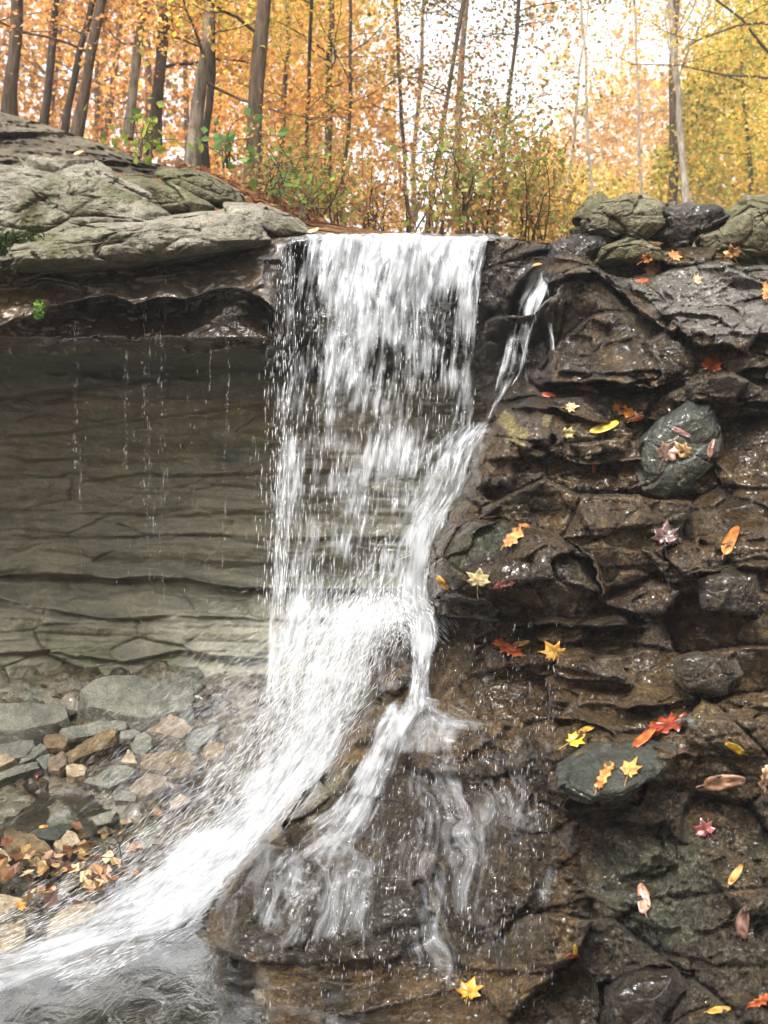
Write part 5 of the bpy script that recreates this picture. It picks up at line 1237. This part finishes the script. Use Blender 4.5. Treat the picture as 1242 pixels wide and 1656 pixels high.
# leaf litter on the bank
def litter(name, n, fn, size, pal, seed, lab):
    rnd = np.random.RandomState(seed); C = fn(rnd, n)
    return leaves(name, C, size, pal, seed, flat=.9, lab=lab, kind='stuff', mat=M['leaf'])
LP = [(.22, .09, .04), (.18, .07, .03), (.30, .17, .08), (.14, .06, .03), (.34, .22, .11)]
def lit1(r, n):
    x = r.uniform(290, 520, n); yt = lint(x, TOPL); v = np.abs(r.normal(0, 14, n)); return at(x, yt + v - 2, 6.25 - v * .012)
litter('leaf_litter', 650, lit1, .085, LP, 51, 'fallen brown leaves heaped on the rim of the bank')
def lit2(r, n):
    x = r.normal(240, 28, n); return at(x, 296 + r.normal(0, 9, n) + (x - 240) * .25, 4.95 + r.uniform(0, .1, n))
litter('leaf_litter', 26, lit2, .07, LP, 52, 'few fallen leaves caught behind the boulders')
def lit3(r, n):
    k = r.rand(n) < .5
    x = np.where(k, r.normal(160, 48, n), r.normal(55, 50, n)); y = np.where(k, 1400 + r.normal(0, 26, n) - (x - 165) * .35, 1418 + r.normal(0, 24, n))
    P = np.array([on_plane(a, b, .06) for a, b in zip(x, y)]); P[:, 2] += r.uniform(0, .04, n); return P
WL = [(.09, .035, .015), (.13, .05, .02), (.06, .025, .013), (.18, .09, .04), (.05, .024, .015), (.16, .06, .02)]
leaves('leaf_pile', lit3(np.random.RandomState(3), 120), .05, WL + [(.3, .2, .1), (.24, .14, .06), (.36, .26, .14)], 53, flat=.7, lab='soaked red brown leaves piled among the shallows stones', kind='stuff', mat=M['fleaf'])
# moss cushion and fern tufts on the slabs
def moss(n, x0, y0, sx, sy, Y, seed, name, lab, pal, size=.014):
    r = np.random.RandomState(seed); x = x0 + r.normal(0, sx, n); y = y0 + r.normal(0, sy, n)
    return leaves(name, at(x, y, Y + r.uniform(-.03, .02, n)), size, pal, seed, flat=.2, lab=lab, kind='stuff', mat=M['moss'])
MG = [(.03, .045, .012), (.045, .065, .018), (.06, .08, .028), (.025, .038, .012)]
moss(4200, 12, 404, 30, 12, 4.14, 61, 'moss', 'deep green moss cushion on the end of the long slab', MG)
moss(240, 62, 502, 4, 7, 4.1, 62, 'moss_tuft', 'tiny bright green tuft on the glossy overhang', [(.08, .16, .03), (.12, .2, .04)], .014)
moss(160, 40, 362, 14, 5, 4.35, 63, 'moss_sprig', 'small green sprig between the two left boulders', MG, .02)

# ================================================================ FALLEN LEAVES, one object each
def maple_outline():
    a = []
    for ang, r in ((-90, .16), (-70, .42), (-52, .60), (-38, .50), (-22, .62), (-4, .84), (8, .62), (20, .66), (34, .98), (46, .68), (60, .60), (74, .72), (90, 1.05)):
        a.append((r * math.cos(R(ang)), r * math.sin(R(ang))))
    return np.array(a + [(-x, y) for x, y in a[-2:0:-1]])
def oval_outline():
    t = np.linspace(-90, 90, 11); pts = [(.36 * math.cos(R(k)) ** .8 * (1 - .15 * math.sin(R(k))) if abs(k) < 90 else 0, math.sin(R(k))) for k in t]
    return np.array(pts + [(-x, y) for x, y in pts[-2:0:-1]])
def oak_outline():
    t = np.linspace(-90, 90, 19); pts = []
    for i, k in enumerate(t):
        w_ = .42 * max(math.cos(R(k)), 0) ** .7 * (1.25 if i % 3 == 1 else .72); pts.append((w_, math.sin(R(k))))
    return np.array(pts + [(-x, y) for x, y in pts[-2:0:-1]])
SH = {'maple': maple_outline(), 'oval': oval_outline(), 'oak': oak_outline()}
def fallen(px, py, size, ang, col, shape, lab, seed, Y=None, nrm=None, curl=.25, narrow=1.0, group='fallen autumn leaves on the wet rocks'):
    rnd = np.random.RandomState(seed); o2 = SH[shape] * (narrow * rnd.uniform(.72, 1.1), 1); n = len(o2); o2 = o2 * rnd.uniform(.84, 1.1, (n, 1)) if shape != 'oval' else o2 * rnd.uniform(.93, 1.05, (n, 1))
    o2 = o2 + np.stack((.16 * rnd.uniform(-1, 1) * o2[:, 1] ** 2, 0 * o2[:, 0]), -1)
    ca, sa = math.cos(R(ang)), math.sin(R(ang)); hs_ = size / 2
    rings = [1, .66, .33]; V2 = np.concatenate([o2 * r for r in rings] + [np.zeros((1, 2))]) - np.array((0, .1))
    qx = hs_ * (V2[:, 0] * ca + V2[:, 1] * sa); qy = -hs_ * (-V2[:, 0] * sa + V2[:, 1] * ca) * .86
    if Y is None:
        hd = []
        for a_, b_ in zip(qx[::2], qy[::2]):
            h_ = hit(px + a_, py + b_); hd.append((a_, b_, h_[0][1] if h_ else np.nan))
        hd = np.array(hd); hd = hd[~np.isnan(hd[:, 2])]; md = np.median(hd[:, 2]); hd = hd[np.abs(hd[:, 2] - md) < .12]
        A_ = np.column_stack((hd[:, 0], hd[:, 1], np.ones(len(hd)))); pl = np.linalg.lstsq(A_, hd[:, 2], rcond=None)[0]
        pl[0] = np.clip(pl[0], -.0012, .0012); pl[1] = np.clip(pl[1], -.0042, .001); 
        pl[2] = np.percentile(hd[:, 2] - hd[:, 0] * pl[0] - hd[:, 1] * pl[1], 12)
    else: pl = (0, -.006, Y)
    dep = pl[0] * qx + pl[1] * qy + pl[2]; Yc = float(pl[2]); s = size * pxm(Yc) / 2
    h = curl * (V2[:, 0] ** 2 * (1.0 + rnd.uniform(-.3, .6)) + rnd.uniform(.05, .5) * V2[:, 1] ** 2) + .14 * vnoise(np.stack((V2[:, 0] * 2.3, V2[:, 1] * 2.3, V2[:, 0] * 0 + seed), -1), seed) + .06 * vnoise(np.stack((V2[:, 0] * 7, V2[:, 1] * 7, V2[:, 0] * 0 + seed), -1), seed) - .05 * np.exp(-(V2[:, 0] / .08) ** 2)
    Vw = at(px + qx, py + qy, dep - .004 - h * s)
    c = Vw[-1]
    F4 = []
    for k in range(2):
        for i in range(n): F4.append((k * n + i, k * n + (i + 1) % n, (k + 1) * n + (i + 1) % n, (k + 1) * n + i))
    F3 = [(2 * n + i, 2 * n + (i + 1) % n, 3 * n) for i in range(n)]
    ve = np.exp(-(V2[:, 0] / .06) ** 2)[:, None]
    cc = np.array(col)[None] * (.86 + .5 * vnoise(np.stack((V2[:, 0] * 3, V2[:, 1] * 3, V2[:, 0] * 0), -1), seed + 3))[:, None] * (1 - .25 * ve)
    ob = mesh('fallen_leaf', Vw, [np.array(F4), np.array(F3)], M['fleaf'], col=cc, base=c)
    so = ob.modifiers.new('thickness', 'SOLIDIFY'); so.thickness = .0012
    # stalk
    ks = ((0, -.1, 0), (.02, -.6, .03), (.06, -1.1, .03), (.14, -1.4, .0)) if shape == 'maple' else ((0, -1.0, .1), (.03, -1.25, .08), (.08, -1.4, .02))
    st = [at(px + hs_ * (x0 * ca + y0 * sa), py - hs_ * (-x0 * sa + y0 * ca) * .86, pl[0] * hs_ * y0 * sa - pl[1] * hs_ * y0 * ca * .86 + pl[2] - .005 - h0 * s) for x0, y0, h0 in ks]
    V, F = tube([(st, [.0008 * (s / .03)] * len(st))], 5, 0, 0)
    mesh('stalk', V, F, M['fleaf'], parent=ob, base=c, col=np.repeat(np.array([col]) * .6, len(V), 0))
    return tag(ob, lab, 'leaf', group)
O1 = (.62, .20, .035); O2 = (.66, .33, .10); P1 = (.62, .36, .22); Y1 = (.72, .46, .04); R1 = (.36, .06, .025); D1 = (.13, .06, .05); C1 = (.78, .66, .32)
FL = [
 (1053, 437, 46, 10, P1, 'oak', 'large pale pink orange leaf lying on the bright upper slab'), (1047, 418, 26, 60, O1, 'maple', 'orange leaf directly above the large pale one on the upper slab'),
 (1040, 454, 24, 80, (.45, .12, .04), 'oval', 'small reddish leaf under the large pale one on the upper slab'), (1091, 413, 24, 40, (.65, .25, .07), 'maple', 'small orange leaf against the dark boulder on the upper slab'),
 (1184, 409, 30, -20, (.68, .34, .12), 'maple', 'orange leaf in front of the large grey boulder'), (1128, 451, 20, 70, (.6, .33, .18), 'maple', 'faded small leaf in the middle of the upper slab'),
 (1239, 468, 30, 0, O1, 'oak', 'orange leaf cut by the right edge on the upper slab'), (1152, 588, 44, 20, (.42, .09, .02), 'maple', 'crumpled orange red leaf on the block below the upper slab'),
 (955, 630, 30, 110, (.42, .10, .07), 'oval', 'pinkish red leaf lying on the back of the narrow shelf'), (890, 638, 22, 100, (.5, .10, .04), 'oval', 'small red leaf at the left end of the narrow shelf'),
 (923, 658, 26, 90, (.68, .32, .07), 'maple', 'small light orange leaf on the front of the narrow shelf'), (1008, 663, 38, -60, (.50, .17, .03), 'oak', 'rust orange leaf at the edge of the narrow shelf'),
 (1032, 677, 24, 70, (.30, .08, .03), 'oval', 'small rusty leaf right beside the rust orange one'), (981, 690, 44, 70, Y1, 'oval', 'bright yellow folded leaf below the narrow shelf'),
 (919, 701, 32, 80, C1, 'maple', 'cream yellow leaf near the olive rock'), (961, 755, 18, 0, (.34, .05, .03), 'oval', 'small dark red leaf stuck on the rock under the yellow one'),
 (1080, 731, 54, 30, (.36, .22, .17), 'maple', 'large brownish pink leaf on the grey green boulder'), (1105, 729, 42, -40, (.66, .40, .18), 'maple', 'tan orange leaf overlapping the large pinkish one'),
 (1103, 700, 30, 120, (.22, .12, .11), 'oval', 'purple brown leaf at the top of the grey green boulder'), (1150, 724, 32, 10, (.26, .11, .09), 'oval', 'mauve leaf on the right side of the grey green boulder'),
 (836, 862, 52, 42, (.64, .24, .07), 'oak', 'pinkish orange leaf standing on the mossy bulge'), (773, 937, 46, 5, C1, 'maple', 'pale yellow maple leaf on the mossy bulge'),
 (816, 944, 32, 70, (.22, .05, .04), 'oak', 'dark red leaf right of the pale yellow one'), (713, 941, 28, -35, (.52, .27, .04), 'oval', 'ochre leaf at the left tip of the mossy bulge'),
 (1182, 870, 52, 22, (.62, .20, .04), 'oval', 'bright orange leaf standing upright near the right edge'), (1075, 866, 52, 0, (.10, .045, .045), 'maple', 'nearly black maroon maple leaf on the middle ledge'),
 (818, 1046, 46, -60, (.58, .12, .025), 'oak', 'red orange leaf in the hollow under the mossy bulge'), (845, 1040, 26, 75, (.55, .27, .04), 'oval', 'narrow ochre leaf touching the red orange one'),
 (895, 1054, 46, -30, (.66, .34, .04), 'maple', 'orange yellow maple leaf in the hollow under the bulge'), (930, 1196, 40, 60, (.74, .46, .02), 'maple', 'bright yellow maple leaf on the lower shelf'),
 (950, 1178, 26, 65, (.55, .30, .05), 'oval', 'ochre leaf just above the bright yellow maple leaf'), (1089, 1168, 66, 72, (.30, .045, .02), 'oak', 'long dark red curled leaf on the lower shelf'),
 (1044, 1190, 44, 45, (.58, .14, .04), 'oval', 'red orange curled leaf below the long dark red one'), (1019, 1243, 44, 20, (.72, .34, .09), 'maple', 'crumpled bright orange maple leaf on the flat green boulder'),
 (978, 1251, 50, 25, (.70, .30, .08), 'oak', 'curled orange leaf at the left of the flat green boulder'), (1187, 1209, 32, -55, (.66, .40, .03), 'oval', 'small yellow leaf right of the flat green boulder'),
 (1106, 1212, 30, 60, (.10, .055, .06), 'oval', 'dark purple leaf at the right end of the flat green boulder'), (1175, 1265, 62, 82, (.58, .33, .22), 'oval', 'long pinkish tan leaf near the right edge'),
 (1237, 1258, 44, 10, (.66, .42, .26), 'oak', 'pale leaf cut by the right edge beside the pinkish tan one'), (1140, 1341, 42, -20, (.34, .09, .09), 'maple', 'wine red leaf folded on the lower right rock'),
 (1191, 1412, 38, 30, (.60, .28, .07), 'oval', 'orange oval leaf low at the right'), (1041, 1450, 50, -5, (.48, .22, .14), 'oval', 'pointed pinkish orange leaf on the pale spot of the lower rock'),
 (1200, 1490, 54, 5, (.20, .11, .09), 'oval', 'dull brown leaf low at the right edge'), (759, 1601, 52, 15, (.68, .33, .03), 'maple', 'orange yellow maple leaf at the very bottom of the falls'),
 (931, 1536, 18, 0, (.66, .42, .03), 'oval', 'tiny yellow leaf low in the middle of the rock'), (927, 1546, 20, 80, (.28, .06, .03), 'oval', 'tiny red brown leaf under the tiny yellow one'),
 (1232, 1618, 40, 60, (.55, .12, .03), 'oak', 'red orange leaf in the bottom right corner'), (1165, 1632, 34, 80, (.60, .34, .05), 'oval', 'yellow brown leaf near the bottom right corner'),
]
for i, (x, y, s, a, c, shp, lab) in enumerate(FL):
    fallen(x, y, s * 1.16, a, (c[0] * .70 + .02, c[1] * .70 + .012, c[2] * .7 + .006), shp, lab, 200 + i, curl=[.25, .5, .15][i % 3])
def ground_leaf(x, y, z, s, a, c, shp, lab, i): 
    p = on_plane(x, y, z); fallen(x, y, s, a, c, shp, lab, i, Y=float(p[1]), nrm=Vector((0, -.3, 1)).normalized(), group='fallen autumn leaves on the left bank')
ground_leaf(59, 1249, .12, 18, 0, (.55, .13, .03), 'oak', 'small orange red leaf on the grey stones at the left', 301)
ground_leaf(72, 1336, .03, 16, 80, (.55, .24, .06), 'oval', 'tiny orange leaf on the dark slate stone', 302)
ground_leaf(34, 1464, .10, 26, 60, (.55, .22, .05), 'maple', 'orange leaf on the pale stone at the left edge', 303)
fallen(412, 396, 22, 80, (.62, .36, .18), 'oval', 'pale orange leaf lying on the rim left of the curtain', 304, Y=4.42, nrm=Vector((0, -.3, 1)).normalized(), group='fallen autumn leaves on the rim')
fallen(128, 246, 18, 70, (.60, .30, .12), 'oval', 'orange leaf on the bare upper left bank', 305, Y=5.2, nrm=Vector((0, -.5, 1)).normalized(), group='fallen autumn leaves on the rim')
fallen(508, 372, 20, 70, (.62, .42, .22), 'oval', 'tan leaf on the rim beside the left end of the curtain', 306, Y=4.6, nrm=Vector((0, -.5, 1)).normalized(), group='fallen autumn leaves on the rim')
fallen(870, 427, 14, 80, (.60, .24, .06), 'oval', 'small orange leaf at the top of the side fall', 307, Y=4.32, nrm=Vector((0, -.5, 1)).normalized(), group='fallen autumn leaves on the rim')
# twigs
def twig(pts, r, lab, seed):
    rnd = np.random.RandomState(seed); p = [np.array(q) for q in pts]; b = p[0]
    q = crom(np.array(p), 9) + rnd.normal(0, .002, (9, 3)); V, F = tube([(q, np.linspace(r, r * .5, 9)), ([q[4], q[4] + (.02, -.01, .03)], [r * .6, r * .3])], 6, seed, 0)
    tag(mesh('twig', V, F, M['barkd'], base=b), lab, 'twig', 'twigs in the shallows')
twig([on_plane(188, 1372, .10), on_plane(194, 1366, .16), on_plane(196, 1400, .05)], .003, 'curved dark twig sticking out of the leaf pile', 1)
twig([on_plane(201, 1440, .03), on_plane(207, 1432, .05), on_plane(212, 1420, .08)], .003, 'short dark twig poking up from the white water', 2)

# ================================================================ HAZE
def haze():
    t = bpy.data.materials.new('haze'); t.use_nodes = True; n = t.node_tree; n.nodes.clear()
    o = n.nodes.new('ShaderNodeOutputMaterial'); v = n.nodes.new('ShaderNodeVolumePrincipled')
    v.inputs['Color'].default_value = (.95, .95, .95, 1); v.inputs['Density'].default_value = .0032; v.inputs['Anisotropy'].default_value = .3
    n.links.new(v.outputs[0], o.inputs['Volume'])
    a = np.array([(-70, -70, -1.4), (70, -70, -1.4), (70, 85, -1.4), (-70, 85, -1.4), (-70, -70, 22), (70, -70, 22), (70, 85, 22), (-70, 85, 22)], float)
    F = np.array([(0, 3, 2, 1), (4, 5, 6, 7), (0, 1, 5, 4), (1, 2, 6, 5), (2, 3, 7, 6), (3, 0, 4, 7)])
    ob = mesh('haze', a, F, t, smooth_=False); tag(ob, 'thin bright autumn haze hanging in the wood', kind='stuff')
haze()
